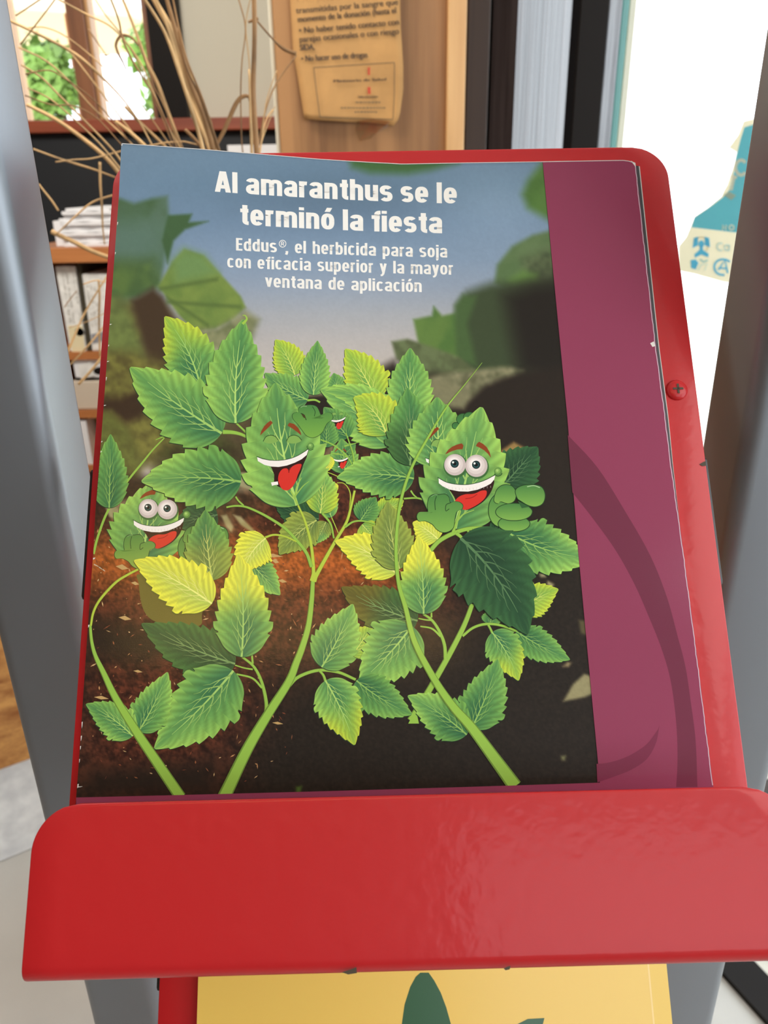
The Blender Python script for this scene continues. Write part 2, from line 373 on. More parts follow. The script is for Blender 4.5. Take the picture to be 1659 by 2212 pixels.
# ------------------------------------------------------------------ leaflet taped to the pillar
def leaf_pt(x, y, k=0):
    u = min(max((x - 640) / 225, 0), 1); v = min(max((y - 60) / 210, 0), 1)
    lift = .004 + .018 * max(0, u - .55) ** 1.5 * (.4 + v) + .004 * math.sin(u * 5) * v
    return at(x, y, YP - lift - .00015 * k)
def edge(tab, y): 
    ys, xs = zip(*tab); return float(np.interp(y, ys, xs))
Lt = [(-260, 612), (0, 627), (107, 633), (257, 658), (300, 664)]; Rt = [(-260, 856), (0, 864), (65, 866), (140, 871), (195, 871), (254, 863), (271, 851), (300, 846)]
V = []; Fc = []; nx, ny = 18, 40
bot = [(0, 257), (.2, 260), (.45, 263), (.65, 264), (.85, 268), (1, 271)]
for j in range(ny + 1):
    for i in range(nx + 1):
        s = i / nx; y = -260 + (np.interp(s, *zip(*bot)) + 260) * j / ny; V.append(leaf_pt(edge(Lt, y) * (1 - s) + edge(Rt, y) * s, y))
for j in range(ny):
    for i in range(nx):
        a = j * (nx + 1) + i; Fc.append((a, a + 1, a + nx + 2, a + nx + 1))
m_kraft = plain('aged_paper', (192, 144, 86), .75, cvar=.05, cscale=30)
lf = mk('paper_leaflet', V, Fc, m_kraft, None, True)
sm_ = lf.modifiers.new('sheet', 'SOLIDIFY'); sm_.thickness = .0003; sm_.offset = -1
tag(lf, 'yellowed paper leaflet with printed Spanish text taped to the pine pillar', 'leaflet')
sh = Sheet(leaf_pt)
DK = (82, 64, 48)
def bfont(txt, p0, p1, cap, col, sag=0.0, boldx=0.0, dst=None):
    c = bpy.data.curves.new('t', 'FONT'); c.body = txt; o = bpy.data.objects.new('t', c); COL.objects.link(o); bpy.context.view_layer.update()
    me = o.to_mesh(); P = np.array([v.co[:2] for v in me.vertices]); FF = [tuple(p.vertices) for p in me.polygons]
    o.to_mesh_clear(); bpy.data.objects.remove(o); bpy.data.curves.remove(c)
    if not len(P): return
    w = P[:, 0].max(); p0 = np.array(p0, float); p1 = np.array(p1, float); d = p1 - p0; n = np.array([d[1], -d[0]]) / np.hypot(*d)
    for dx in ((0,) if not boldx else (-boldx, boldx)):
        q = p0 + d * (P[:, :1] / w) + n * (P[:, 1:] / .70 * cap) + np.array([dx, 0])
        dst.k += 1; b = len(dst.V); dst.V += [dst.fn(x, y, dst.k) for x, y in q]; dst.C += [lin(col)] * len(q)
        dst.F += [tuple(b + i for i in f) for f in FF]
for t, a, b, c, bx in (('\u2022 No padecer enfermedades', (640, 8), (862, -14), 13, .45), ('transmitidas por la sangre que', (640, 29), (860, 10), 13, .45), ('momento de la donaci\u00f3n (hasta el', (643, 48), (856, 28), 13, .45),
                      ('\u2022 No haber tenido contacto con', (646, 72), (862, 53), 13, .45), ('parejas ocasionales o con riesgo', (647, 91), (862, 73), 13, .45), ('SIDA.', (648, 109), (680, 107), 13, .7),
                      ('\u2022 No hacer uso de drogas', (651, 133), (794, 124), 13, .7), ('Ministerio de Salud', (720, 178), (834, 174), 6, .6), ('Informaciones', (774, 212), (816, 211), 5.5, .7)):
    bfont(t, a, b, c, DK, 0, bx, sh)
fr = [(677.5, 146), (852, 135), (851, 200), (849, 257), (770, 257), (691, 253), (677.5, 146)]
sh.line(spline(fr[:2], 8), 1.6, (90, 76, 58)); sh.line([(852, 135), (852, 200), (849, 257)], 1.6, (90, 76, 58)); sh.line([(849, 258), (770, 256), (691, 253)], 1.6, (90, 76, 58)); sh.line([(691, 253), (684, 200), (677.5, 146)], 1.6, (90, 76, 58))
sh.line([(797, 145), (797, 162)], 4.5, (196, 70, 46)); sh.line([(797, 188), (798, 203)], 6, (196, 70, 46))
rr = random.Random(2)
for y, xa, xb in ((221, 768, 818), (233, 736, 830), (242, 766, 812)):   # the rows of print too small to read
    x = xa
    while x < xb:
        w = rr.uniform(3, 7); sh.line([(x, y), (x + w, y)], 2.6, (104, 88, 66)); x += w + 1.6
for _ in range(90):                           # mottled tint inside the box
    x, y = rr.uniform(690, 845), rr.uniform(150, 248); r = rr.uniform(3, 8); s_ = Sheet(leaf_pt)
    sh.k = 0; sh.poly(arc(x, y, r, r * .7, 0, 330, 8), (198, 158, 104) if rr.random() < .5 else (186, 150, 100))
mk('printed_text', sh.V, sh.F, m_ink, lf, False, np.array(sh.C))
tp = Sheet(lambda x, y, k: at(x, y, YP - .006 - .02 * max(0, (270 - y)) / 100)); tp.poly([(770, 262), (806, 256), (842, 262), (836, 276), (812, 288), (800, 300), (776, 305), (768, 280)], (255, 255, 255))
to = mk('adhesive_tape', tp.V, tp.F, m_tape); to.modifiers.new('film', 'SOLIDIFY').thickness = .0002
tag(to, 'wrinkled piece of clear tape at the bottom edge of the leaflet', 'tape')

# ------------------------------------------------------------------ bookcase on the left with papers and files
YK = 2.0
def zat(y, x=180, Y=YK): return at(x, y, Y)[2]
def xat(x, y, Y=YK): return at(x, y, Y)[0]
bk = empty('bookcase', (xat(230, 600), YK + .2, 0), 'orange wooden bookcase behind the dried grass with papers on top', 'bookcase')
bx0, bx1 = xat(40, 550), xat(640, 550)
zt, zt0 = zat(534), zat(568)
box('top_shelf', (bx0, YK, zt0), (bx1, YK + .36, zt), m_board, bk, .003)
zs2 = zat(764); box('shelf', (bx0 + .02, YK + .02, zs2 - .02), (bx1, YK + .36, zs2), m_board, bk)
zs3 = zat(892); box('shelf', (bx0 + .02, YK + .02, zs3 - .02), (bx1, YK + .36, zs3), m_board, bk)
zs4 = zat(1010); box('shelf', (bx0 + .02, YK + .02, zs4 - .02), (bx1, YK + .36, zs4), m_board, bk)
for a in (bx0, bx1 - .02): box('side_panel', (a, YK + .01, 0), (a + .02, YK + .36, zt0), m_board, bk)
box('back_panel', (bx0 + .021, YK + .35, .03), (bx1 - .021, YK + .36, zt0 - .001), m_black, bk)
rg = random.Random(7); z = zt
pa, pb = xat(126, 490), xat(243, 490)
n_ = 11; dz = (zat(449) - zt) / n_
for k in range(n_):
    V = []; j = rg.uniform(-.012, .012); j2 = rg.uniform(-.012, .012); sg = 8
    for t in (0, 1):
        for i in range(sg + 1):
            for yy in (YK + .03 + .004 * (k % 3), YK + .26):
                V.append((pa + j + (pb + j2 - pa - j) * i / sg, yy, z + dz * (.9 * t + .02) + (.0012 * math.sin(i * 1.7 + k) if t else 0)))
    Fc = []; m_ = (sg + 1) * 2
    for i in range(sg):
        a = i * 2; Fc += [(a, a + 2, a + 3, a + 1), (m_ + a, m_ + a + 1, m_ + a + 3, m_ + a + 2), (a, m_ + a, m_ + a + 2, a + 2), (a + 1, a + 3, m_ + a + 3, m_ + a + 1)]
    Fc += [(0, 1, m_ + 1, m_), (sg * 2, m_ + sg * 2, m_ + sg * 2 + 1, sg * 2 + 1)]
    o = mk('paper_sheaf', V, Fc, m_paper); tag(o, 'white paper sheaf in the untidy stack on the bookcase top', 'paper', 'stacked paper sheaves'); z += dz
o = box('paper_note', (xat(100, 500), YK + .05, zt + .0005), (xat(123, 500), YK + .1, zat(478)), m_paper); tag(o, 'small white paper pad standing left of the paper stack', 'paper pad')
o = box('white_carton', (xat(476, 330), YK + .1, zt + .0005), (xat(590, 330), YK + .3, zat(314)), m_paper); tag(o, 'white carton behind the top left of the magazine on the bookcase', 'box')
def binder(name, x0, x1, x2, x3, yt, yb, mat, label, depth=.24):
    a = at(x0, yt, YK + .03); b = at(x1, yt, YK + .03); c = at(x3, yb, YK + .03); d = at(x2, yb, YK + .03)
    e = empty(name, ((a[0] + b[0]) / 2, YK + .05, zs2), label, 'file')
    zb_ = zs2 + .0005
    hexa('spine', [(d[0], YK + .03, zb_), (c[0], YK + .03, zb_), (b[0], YK + .03, b[2]), (a[0], YK + .03, a[2])], np.array([0, depth, 0]), mat, e, .003)
    return e, a, b, c, d
e, a, b, c, d = binder('box_file', 118, 162, 152, 188, 575, 764, m_binder, 'white box file with a round finger hole, left of the olive gap')
px, pz = xat(163, 721), zat(721)
V = [(px + .011 * math.cos(w), YK + .0285, pz + .011 * math.sin(w)) for w in np.linspace(0, 2 * math.pi, 20, endpoint=False)]; V += [(x, y + .001, z_) for x, y, z_ in V]
mk('finger_hole', V, [tuple(range(20)), tuple(range(39, 19, -1))] + [(i, 20 + i, 20 + (i + 1) % 20, (i + 1) % 20) for i in range(20)], m_black, e)
hexa('lower_label', [at(156, 762, YK + .0285), at(184, 762, YK + .0285), at(178, 704, YK + .0285), at(146, 704, YK + .0285)], np.array([0, .001, 0]), m_creamcard, e)
tx = Sheet(lambda x, y, k: at(x, y, YK + .0285))
for r_, x in enumerate((134, 142, 157, 163)):
    for i in range(34):
        y = 590 + i * 3.6; xx = x + (y - 590) * .155
        if rg.random() < .75 and y < 700: tx.line([(xx, y), (xx + rg.uniform(1.5, 4), y + .4)], 1.6, (150, 146, 136))
mk('printed_rows', tx.V, tx.F, m_ink, e, False, np.array(tx.C))
binder('gap_slab', 164, 174, 189, 199, 568, 764, m_olive, 'dark olive slab in place of the shaded gap between the two white box files')  # dark slab standing in for the shaded gap between the files
e, a, b, c, d = binder('box_file', 176, 232, 200, 238, 592, 764, m_binder, 'shorter white box file right of the dark olive gap')
tx = Sheet(lambda x, y, k: at(x, y, YK + .0285))
for i in range(22):
    y = 618 + i * 4.3
    for x in (186, 194, 202):
        if rg.random() < .55: tx.line([(x + (y - 618) * .13, y), (x + (y - 618) * .13 + rg.uniform(2, 6), y)], 1.5, (176, 172, 164))
tx.poly([(196, 722), (228, 716), (228, 735), (200, 742)], (140, 142, 150))
mk('printed_rows', tx.V, tx.F, m_ink, e, False, np.array(tx.C))
# second row: white box with a hole, beige bins, paper
e = empty('archive_box', (xat(200, 800), YK + .1, zs3), 'white archive box with a dark hand hole on the second shelf', 'box')
box('body', (xat(150, 800), YK + .03, zat(822)), (xat(262, 800), YK + .3, zat(772)), m_paper, e, .003)
V = [at(x, y, YK + .028) for x, y in arc(214, 801, 12, 8, 0, 342, 20)]; V += [p + np.array([0, .001, 0]) for p in V]
mk('hand_hole', V, [tuple(range(20)), tuple(range(39, 19, -1))], m_black, e)
hexa('flap', [at(168, 790, YK + .026), at(196, 782, YK + .026), at(204, 812, YK + .026), at(174, 818, YK + .026)], np.array([0, .002, 0]), m_binder, e)
box('base', (xat(150, 825), YK + .04, zat(828)), (xat(262, 825), YK + .3, zat(822)), m_black, e)  # black slab standing in for the shaded gap above the bin
e2 = empty('storage_bin', (xat(190, 860), YK + .1, zs3), 'beige plastic storage bin under the white archive box', 'bin')
box('body', (xat(150, 860), YK + .03, zs3 + .0005), (xat(262, 860), YK + .3, zat(829)), m_beige, e2, .004)
o = mk('bin_lid_tin', *tube_data([(xat(206, 905), YK + .1, zs4 + .0005), (xat(206, 905), YK + .1, zat(903))], [.035, .035], 20), plain('orange_tin', (206, 150, 60), .4)); o.name = 'orange_tin'
tag(o, 'small orange tin on the shelf below the beige bin', 'tin')
o = box('paper_tray', (xat(150, 960), YK + .025, zs4 + .0005), (xat(186, 960), YK + .3, zat(915)), m_paper); tag(o, 'white paper tray left of the orange tin, low beside the post', 'tray')

# ------------------------------------------------------------------ low plaster bench at the lower left
g0, g1 = atz(-60, 1888, 0), atz(80, 1830, 0)
hd = (g1 - g0) / np.linalg.norm(g1 - g0); nb = np.array([-hd[1], hd[0], 0]); 
if nb[1] < 0: nb = -nb
ga, gb = g0 - hd * .25, g1 + hd * .5
zp = onplane(20, 1649, g0, nb)[2]; zq = zp + .3
bn = empty('low_bench', (ga + gb) / 2, 'low white plaster bench with a timber upper board at floor left', 'bench')
def slab(name, off, z0, z1, mat, th=.3):
    a, b = ga + nb * off, gb + nb * off
    return hexa(name, [(a[0], a[1], z0), (b[0], b[1], z0), (b[0], b[1], z1), (a[0], a[1], z1)], nb * th, mat, bn, .004)
slab('plaster_base', 0, 0, zp, m_white); slab('timber_board', -.012, zp, zq, m_timber)
# dark strip on the floor at the lower right
t0, t1 = atz(1570, 2122, 0), atz(1672, 2236, 0); t2, t3 = atz(1605, 2062, 0), atz(1700, 2172, 0)
pd = t1 - t0; pd /= np.linalg.norm(pd); a = t0 - pd * .35; b = t1 + pd * .3
s_ = (t2 - t0) - pd * np.dot(t2 - t0, pd)
st(hexa('trim_5', [a + (0, 0, .002), b + (0, 0, .002), b + (0, 0, .012), a + (0, 0, .012)], s_, m_black))
st(hexa('trim_6', [a + s_ + (0, 0, .001), b + s_ + (0, 0, .001), b + s_ + (0, 0, .006), a + s_ + (0, 0, .006)], s_ / np.linalg.norm(s_) * .5, plain('whitewashed_board', (196, 192, 182), .6, cvar=.12, cscale=14)))

# ------------------------------------------------------------------ display rack: posts and trays
bp_ = P0 + PN * -.09; rack = empty('display_rack', (bp_[0], bp_[1], 0), 'red tray literature rack with two grey square tube posts', 'rack')
O = P0 + PN * -.0747
def post(xin, sgn, PW, PDP):
    a0, a1 = (xin - PW, xin) if sgn < 0 else (xin, xin + PW)
    r = .0065; pts = []
    for cx_, cy_, s in ((a1 - r, -r, 0), (a0 + r, -r, 90), (a0 + r, -PDP + r, 180), (a1 - r, -PDP + r, 270)):
        for k in range(7):
            w = math.radians(s + 15 * k); pts.append((cx_ + r * math.cos(w), cy_ + r * math.sin(w)))
    V = []; n = len(pts); c0 = O + E1 * 0
    for z in (0.004, 1.72):
        for x, y in pts:
            p = O + E1 * x + PN * y; V.append(p + PD * ((z - p[2]) / PD[2]))
    Fc = [(i, (i + 1) % n, n + (i + 1) % n, n + i) for i in range(n)] + [tuple(range(n - 1, -1, -1)), tuple(range(n, 2 * n))]
    o = fixn(mk('post', V, Fc, m_post, rack, True)); m = o.modifiers.new('split', 'EDGE_SPLIT'); m.split_angle = .7
    x = (a0 + a1) / 2; p = O + E1 * x - PN * PDP / 2; s = PD * ((0 - p[2]) / PD[2]); p = p + s
    box('foot_cap', (p[0] - .02, p[1] - .02, 0), (p[0] + .02, p[1] + .02, .02), m_dark, o)
    return o
post(-.1275, -1, .038, .0366); post(.1288, 1, .0397, .0395)

def tray(Ob, chips=False):
    # folded sheet: back plate, bottom fold, front lip, drawn as a path in (b, h) and widened with rounded corners
    r = .004; path = []
    for b in list(np.linspace(PLL, PLL - .018, 19)) + list(np.linspace(PLL - .03, -LB + r, 12)): path.append((b, 0.0))
    for w in np.linspace(15, 90, 6): path.append((-LB + r - r * math.sin(math.radians(w)), r - r * math.cos(math.radians(w))))
    path.append((-LB, TD / 2))
    for w in np.linspace(0, 90, 7): path.append((-LB + r - r * math.cos(math.radians(w)), TD - r + r * math.sin(math.radians(w))))
    for b in list(np.linspace(-LB + r + .006, LT - .016, 5)) + list(np.linspace(LT - .0145, LT, 16)): path.append((b, TD))
    P = np.array(path); s = np.concatenate([[0], np.cumsum(np.hypot(*np.diff(P, axis=0).T))]); tot = s[-1]
    R1, R2 = .0145, .0135; V = []; nx = 24
    for i in range(len(P)):
        d = s[i]; hw = PLW / 2
        if d < R1: hw = PLW / 2 - R1 + math.sqrt(max(0, R1 ** 2 - (R1 - d) ** 2))
        if tot - d < R2: hw = PLW / 2 - R2 + math.sqrt(max(0, R2 ** 2 - (R2 - (tot - d)) ** 2))
        for k in range(nx + 1): V.append(rk(-hw + 2 * hw * k / nx, P[i][0], P[i][1], Ob))
    Fc = [(i * (nx + 1) + k, i * (nx + 1) + k + 1, (i + 1) * (nx + 1) + k + 1, (i + 1) * (nx + 1) + k) for i in range(len(P) - 1) for k in range(nx)]
    o = mk('tray', V, Fc, m_red, rack, True)
    bm = bmesh.new(); bm.from_mesh(o.data); bmesh.ops.recalc_face_normals(bm, faces=bm.faces); bm.to_mesh(o.data); bm.free()
    m = o.modifiers.new('sheet', 'SOLIDIFY'); m.thickness = .0014; m.offset = 0
    b = o.modifiers.new('edge', 'BEVEL'); b.width = .0004; b.segments = 2; b.limit_method = 'ANGLE'; b.angle_limit = .9
    for sx in (-1, 1):
        a = sx * (.1035)
        # raised screw with a cross slot
        V = []; Fc = []
        prof = [(.0040, .0005), (.0040, .0012), (.0034, .0019), (.0022, .0023), (0, .0024)]
        c = (a + .0, .139, 0)
        for rr_, h in prof[:-1]:
            for k in range(18): w = 2 * math.pi * k / 18; V.append(rk(c[0] + rr_ * math.cos(w), c[1] + rr_ * math.sin(w), h, Ob))
        V.append(rk(c[0], c[1], prof[-1][1], Ob)); t = len(V) - 1
        for j in range(3):
            for k in range(18): Fc.append((j * 18 + k, j * 18 + (k + 1) % 18, (j + 1) * 18 + (k + 1) % 18, (j + 1) * 18 + k))
        for k in range(18): Fc.append((54 + k, 54 + (k + 1) % 18, t))
        sc = fixn(mk('screw', V, Fc, m_red, o, True)); sc['label'] = 'red painted cross head screw'
        V = []
        for dx, dy in ((.0019, .0004), (.0004, .0019)):
            V += [rk(c[0] + x * dx, c[1] + y * dy, .00255, Ob) for x, y in ((-1, -1), (1, -1), (1, 1), (-1, 1))]
        mk('cross_slot', V, [(0, 1, 2, 3), (4, 5, 6, 7)], m_chip, sc)
        # dark tab joining the tray to the post
        xa, xb = sorted((sx * .106, sx * .1130))
        hexa('mounting_tab', [rk(xa, .066, -.0012, Ob), rk(xb, .066, -.0012, Ob), rk(xb, .114, -.0012, Ob), rk(xa, .114, -.0012, Ob)], EN * -.014, m_dark, o, .0015)
    if chips:
        def chip(pts, h): mk('paint_chip', [h(x, y) for x, y in pts], [tuple(range(len(pts)))], m_chip, o)
        pl = lambda x, y: onplane(x, y, Ob + EN * .00085, EN); lp = lambda x, y: onplane(x, y, Ob + EN * (TD + .00085), EN)
        chip([(1511, 1003), (1519, 998), (1524, 996), (1525, 1006), (1517, 1007)], pl)
        chip([(738, 2100), (748, 2097), (758, 2094), (770, 2089), (771, 2102), (752, 2105)], lp)
        chip([(1088, 2092), (1096, 2088), (1103, 2086), (1101, 2094), (1092, 2096)], lp)
    return o
tray(P0, True)
# the next tray down: the same tray further along the posts
lo, hi = .05, .35
for _ in range(50):
    s_ = (lo + hi) / 2; Ob = P0 - PD * s_
    p0_, p1_ = proj(rk(-PLW / 2, PLL, 0, Ob)), proj(rk(-PLW / 2, 0, 0, Ob)); t = (2120 - p0_[1]) / (p1_[1] - p0_[1]); x = p0_[0] + t * (p1_[0] - p0_[0])
    if x < 345: lo = s_
    else: hi = s_
OB2 = P0 - PD * s_
tray(OB2)

# ------------------------------------------------------------------ yellow brochure in the lower tray
yb = empty('yellow_brochure', rk(0, -LB + .002, .002, OB2), 'yellow brochure with a dark green leaf emblem in the lower red tray', 'brochure')
yh = .006
def yp(x, y, k=0): return onplane(x, y, OB2 + EN * (yh + .00002 * k), EN)
def yab(p): d = p - OB2; return d @ E1, d @ E2
ya0 = yab(yp(431, 2115))[0]; ya1 = yab(yp(1441, 2115))[0]; ya2 = yab(yp(1404, 2115))[0]
ytop = .215; ybt = -LB + .002
V = [rk(a, b, .0012, OB2) for a, b in ((ya0, ybt), (ya1, ybt), (ya1, ytop), (ya0, ytop))]; hexa('page_block', V, EN * (yh - .0016), m_page, yb)
ys = Sheet(lambda x, y, k: None)
def yq(pts, col, k):
    n = len(ys.V); ys.V += [rk(a, b, yh + .00003 * k, OB2) for a, b in pts]; ys.C += [lin(col)] * len(pts); ys.F.append(tuple(range(n, n + len(pts))))
yq([(ya0 - .0006, ybt), (ya2 + .0001, ybt), (ya2 + .0001, ytop), (ya0 - .0006, ytop)], (238, 200, 96), 0)
yq([(ya2, ybt), (ya1 + .0004, ybt), (ya1 + .0004, ytop), (ya2, ytop)], (236, 198, 84), 0)
yq([(ya2 - .0005, ybt), (ya2 + .0002, ybt), (ya2 + .0002, ytop), (ya2 - .0005, ytop)], (248, 216, 140), 1)
G_ = (38, 88, 52)
def ypl(pts): yq([yab(yp(x, y)) for x, y in pts], G_, 2)
ypl([(908, 2101), (926, 2101), (938, 2118), (952, 2144), (964, 2176), (974, 2212), (980, 2250), (970, 2330), (930, 2420), (890, 2330), (866, 2250), (868, 2212), (874, 2170), (886, 2132), (898, 2110)])
ypl([(1176, 2199), (1140, 2201), (1118, 2212), (1060, 2250), (980, 2330), (950, 2420), (1040, 2400), (1120, 2330), (1160, 2260)])
ypl([(640, 2240), (700, 2250), (780, 2290), (860, 2360), (900, 2430), (800, 2420), (700, 2340)])
mk('front_cover', ys.V, ys.F, m_ybook, yb, False, np.array(ys.C))

# ------------------------------------------------------------------ magazine
mg = empty('magazine', rk(0, -LB + .003, .003), 'open faced magazine with leafy cover in the top red tray', 'magazine')
mg['label'] = 'glossy magazine with leafy herbicide advertisement and purple side band in the red tray'
def smst(x): x = np.clip(x, 0, 1); return x * x * (3 - 2 * x)
HB = .0042
def height(a, b): return HB + .0155 * smst(1 - (a + .1) / .21 / .6) * smst((b - .05) / .19)
def page(px, py, off=0.0):                    # photo measurement -> point on the bowed cover
    px = np.asarray(px, float); py = np.asarray(py, float)
    r = (np.outer((px - CX) / F, RT) + np.outer(-(py - CY) / F, UP) + FW)
    h = np.full(px.shape, HB)
    rn = r @ EN; c = (P0 - CAM) @ EN
    for _ in range(8):
        q = CAM + r * ((c + h) / rn)[:, None]; d = q - P0; a, b = d @ E1, d @ E2; h = .5 * h + .5 * height(a, b)
    for _ in range(25):
        q = CAM + r * ((c + h) / rn)[:, None]; d = q - P0; a, b = d @ E1, d @ E2; h = height(a, b)
    return q + EN * off
TOPX = [250, 262, 400, 435, 536, 620, 690, 760, 870, 1000, 1173, 1280, 1345, 1362, 1372]
TOPY = [309, 310, 320, 322.5, 331, 338, 344, 348.5, 354.5, 352, 349.5, 347.5, 346.5, 348.5, 353]
def etop(x): return np.interp(x, TOPX, TOPY)
LFT = [(310, 262), (420, 257), (600, 244), (700, 236.5), (820, 228), (950, 218.5), (1100, 206.5), (1200, 201), (1300, 193.5), (1500, 180), (1650, 170), (1730, 164), (1900, 151)]
RGT = [(348, 1372), (520, 1391), (744, 1416), (900, 1437), (1000, 1449), (1200, 1477), (1400, 1503), (1600, 1528), (1697, 1540), (1900, 1567)]
def el(y): return np.interp(y, *zip(*LFT))
def er(y): return np.interp(y, *zip(*RGT))
YBOT = 1795
def outline(s, t, grow=0.0):                  # s across, t down
    y0 = etop(262 + (1372 - 262) * s); y = y0 + (YBOT - y0) * t
    x = el(y) * (1 - s) + er(y) * s
    return x, y

# ---- printed picture: everything below is ink on the cover, kept as colours of the cover mesh
ITEMS = []; CURI = None; LSTEP = 3.0e-6
def begin():
    global CURI
    CURI = []; ITEMS.append(CURI)
def end():
    global CURI
    CURI = None
def addink(P, faces, cols):
    P = np.array(P, float); c = np.broadcast_to(lin(cols), (len(P), 3))
    if CURI is not None: CURI.append((P, faces, c))
    else: ITEMS.append([(P, faces, c)])
def flush():                                   # every layer of ink sits just above what it overprints
    cell = 7.0; lay = np.zeros((360, 300), int); V, Fc, C_ = [], [], []; n = 0
    for k, it in enumerate(ITEMS):
        L = 0; boxes = set()
        if k > 0:
            for P, faces, c in it:
                P[:, 0] = np.clip(P[:, 0], el(P[:, 1]) + .6, None)
                Q = (P / cell).astype(int)
                for f in faces:
                    q = Q[list(f)]; x0_, y0_ = q.min(0); x1_, y1_ = q.max(0)
                    for yy in range(y0_, y1_ + 1):
                        for xx in range(x0_, x1_ + 1): boxes.add((yy, xx))
            if boxes:
                ii = np.array(list(boxes)); ii = (np.clip(ii[:, 0], 0, 359), np.clip(ii[:, 1], 0, 299)); L = lay[ii].max() + 1; lay[ii] = L
        for P, faces, c in it:
            V.append(page(P[:, 0], P[:, 1], .00002 + LSTEP * L)); C_.append(c); Fc.extend([tuple(n + i for i in f) for f in faces]); n += len(P)
    print('ink layers', lay.max(), 'verts', n)
    return np.vstack(V), Fc, np.vstack(C_)
from mathutils.geometry import tessellate_polygon
def finetri(P, mx=9.0):
    T_ = [tuple(t) for t in tessellate_polygon([[Vector((x, y, 0)) for x, y in P]])]; P = [tuple(p) for p in P]
    for _ in range(6):
        mid = {}; out = []; hit = False
        def mp(i, j):
            a, b = P[i], P[j]
            if (a[0] - b[0]) ** 2 + (a[1] - b[1]) ** 2 <= mx * mx: return None
            k = (min(i, j), max(i, j))
            if k not in mid: mid[k] = len(P); P.append(((a[0] + b[0]) / 2, (a[1] + b[1]) / 2))
            return mid[k]
        for t in T_:
            m = [mp(t[0], t[1]), mp(t[1], t[2]), mp(t[2], t[0])]; s = sum(x is not None for x in m)
            if s == 0: out.append(t); continue
            hit = True
            if s == 3: out += [(t[0], m[0], m[2]), (m[0], t[1], m[1]), (m[2], m[1], t[2]), (m[0], m[1], m[2])]
            elif s == 1:
                k = [i for i in range(3) if m[i] is not None][0]; a, b, c = t[k], t[(k + 1) % 3], t[(k + 2) % 3]; out += [(a, m[k], c), (m[k], b, c)]
            else:
                k = [i for i in range(3) if m[i] is None][0]; a, b, c = t[k], t[(k + 1) % 3], t[(k + 2) % 3]; mb, mc = m[(k + 1) % 3], m[(k + 2) % 3]
                out += [(a, b, mb), (a, mb, mc), (mc, mb, c)]
        T_ = out
        if not hit: break
    return np.array(P), T_
def ipoly(pts, col, smooth=0):
    P = np.array(pts, float)
    if smooth: P = closed(P, smooth)
    Q, T_ = finetri(P); addink(Q, T_, col); return P
def closed(P, n=5):
    P = np.asarray(P, float); m = len(P); out = []
    for i in range(m):
        a, b, c, d = P[i - 1], P[i], P[(i + 1) % m], P[(i + 2) % m]
        for t in np.linspace(0, 1, n, endpoint=False):
            out.append(.5 * (2 * b + (c - a) * t + (2 * a - 5 * b + 4 * c - d) * t * t + (3 * b - a - 3 * c + d) * t ** 3))
    return np.array(out)
def iline(pts, w, col, n=6, smooth=True):
    P = np.asarray(pts, float); w = np.asarray(w, float) if np.ndim(w) else np.full(len(P), float(w))
    if smooth and len(P) > 1:
        Q = spline(P, n); w = np.interp(np.linspace(0, len(P) - 1, len(Q)), np.arange(len(P)), np.interp(np.linspace(0, 1, len(P)), np.linspace(0, 1, len(w)), w)); P = Q
    else: w = np.interp(np.linspace(0, 1, len(P)), np.linspace(0, 1, len(w)), w)
    L, R = ribbon(P, w); m = len(P)
    addink(np.vstack([L, R]), [(i, i + 1, m + i + 1, m + i) for i in range(m - 1)], col)
PAL = {  # edge, middle, rib side, vein
 'G': ((136, 182, 86), (98, 150, 80), (58, 112, 76), (168, 208, 112)),
 'L': ((162, 204, 94), (118, 168, 86), (68, 124, 80), (184, 220, 118)),
 'Y': ((196, 208, 66), (160, 192, 72), (104, 156, 78), (214, 226, 112)),
 'B': ((232, 228, 72), (214, 216, 78), (180, 200, 88), (240, 242, 140)),  # leaf yellow, brightened to carry the warm glow painted across the cover
 'O': ((156, 168, 72), (130, 148, 68), (100, 124, 66), (196, 206, 110)),
 'D': ((74, 114, 58), (58, 94, 54), (42, 74, 46), (126, 160, 98)),
 'T': ((58, 100, 58), (44, 82, 52), (34, 64, 44), (90, 128, 84)),
 'V': ((112, 106, 44), (100, 96, 42), (84, 80, 38), (130, 124, 60)),
 'M': ((118, 168, 80), (84, 136, 74), (48, 100, 68), (150, 194, 100))}
def mixc(a, b, t): return a * (1 - t[..., None]) + b * t[..., None]
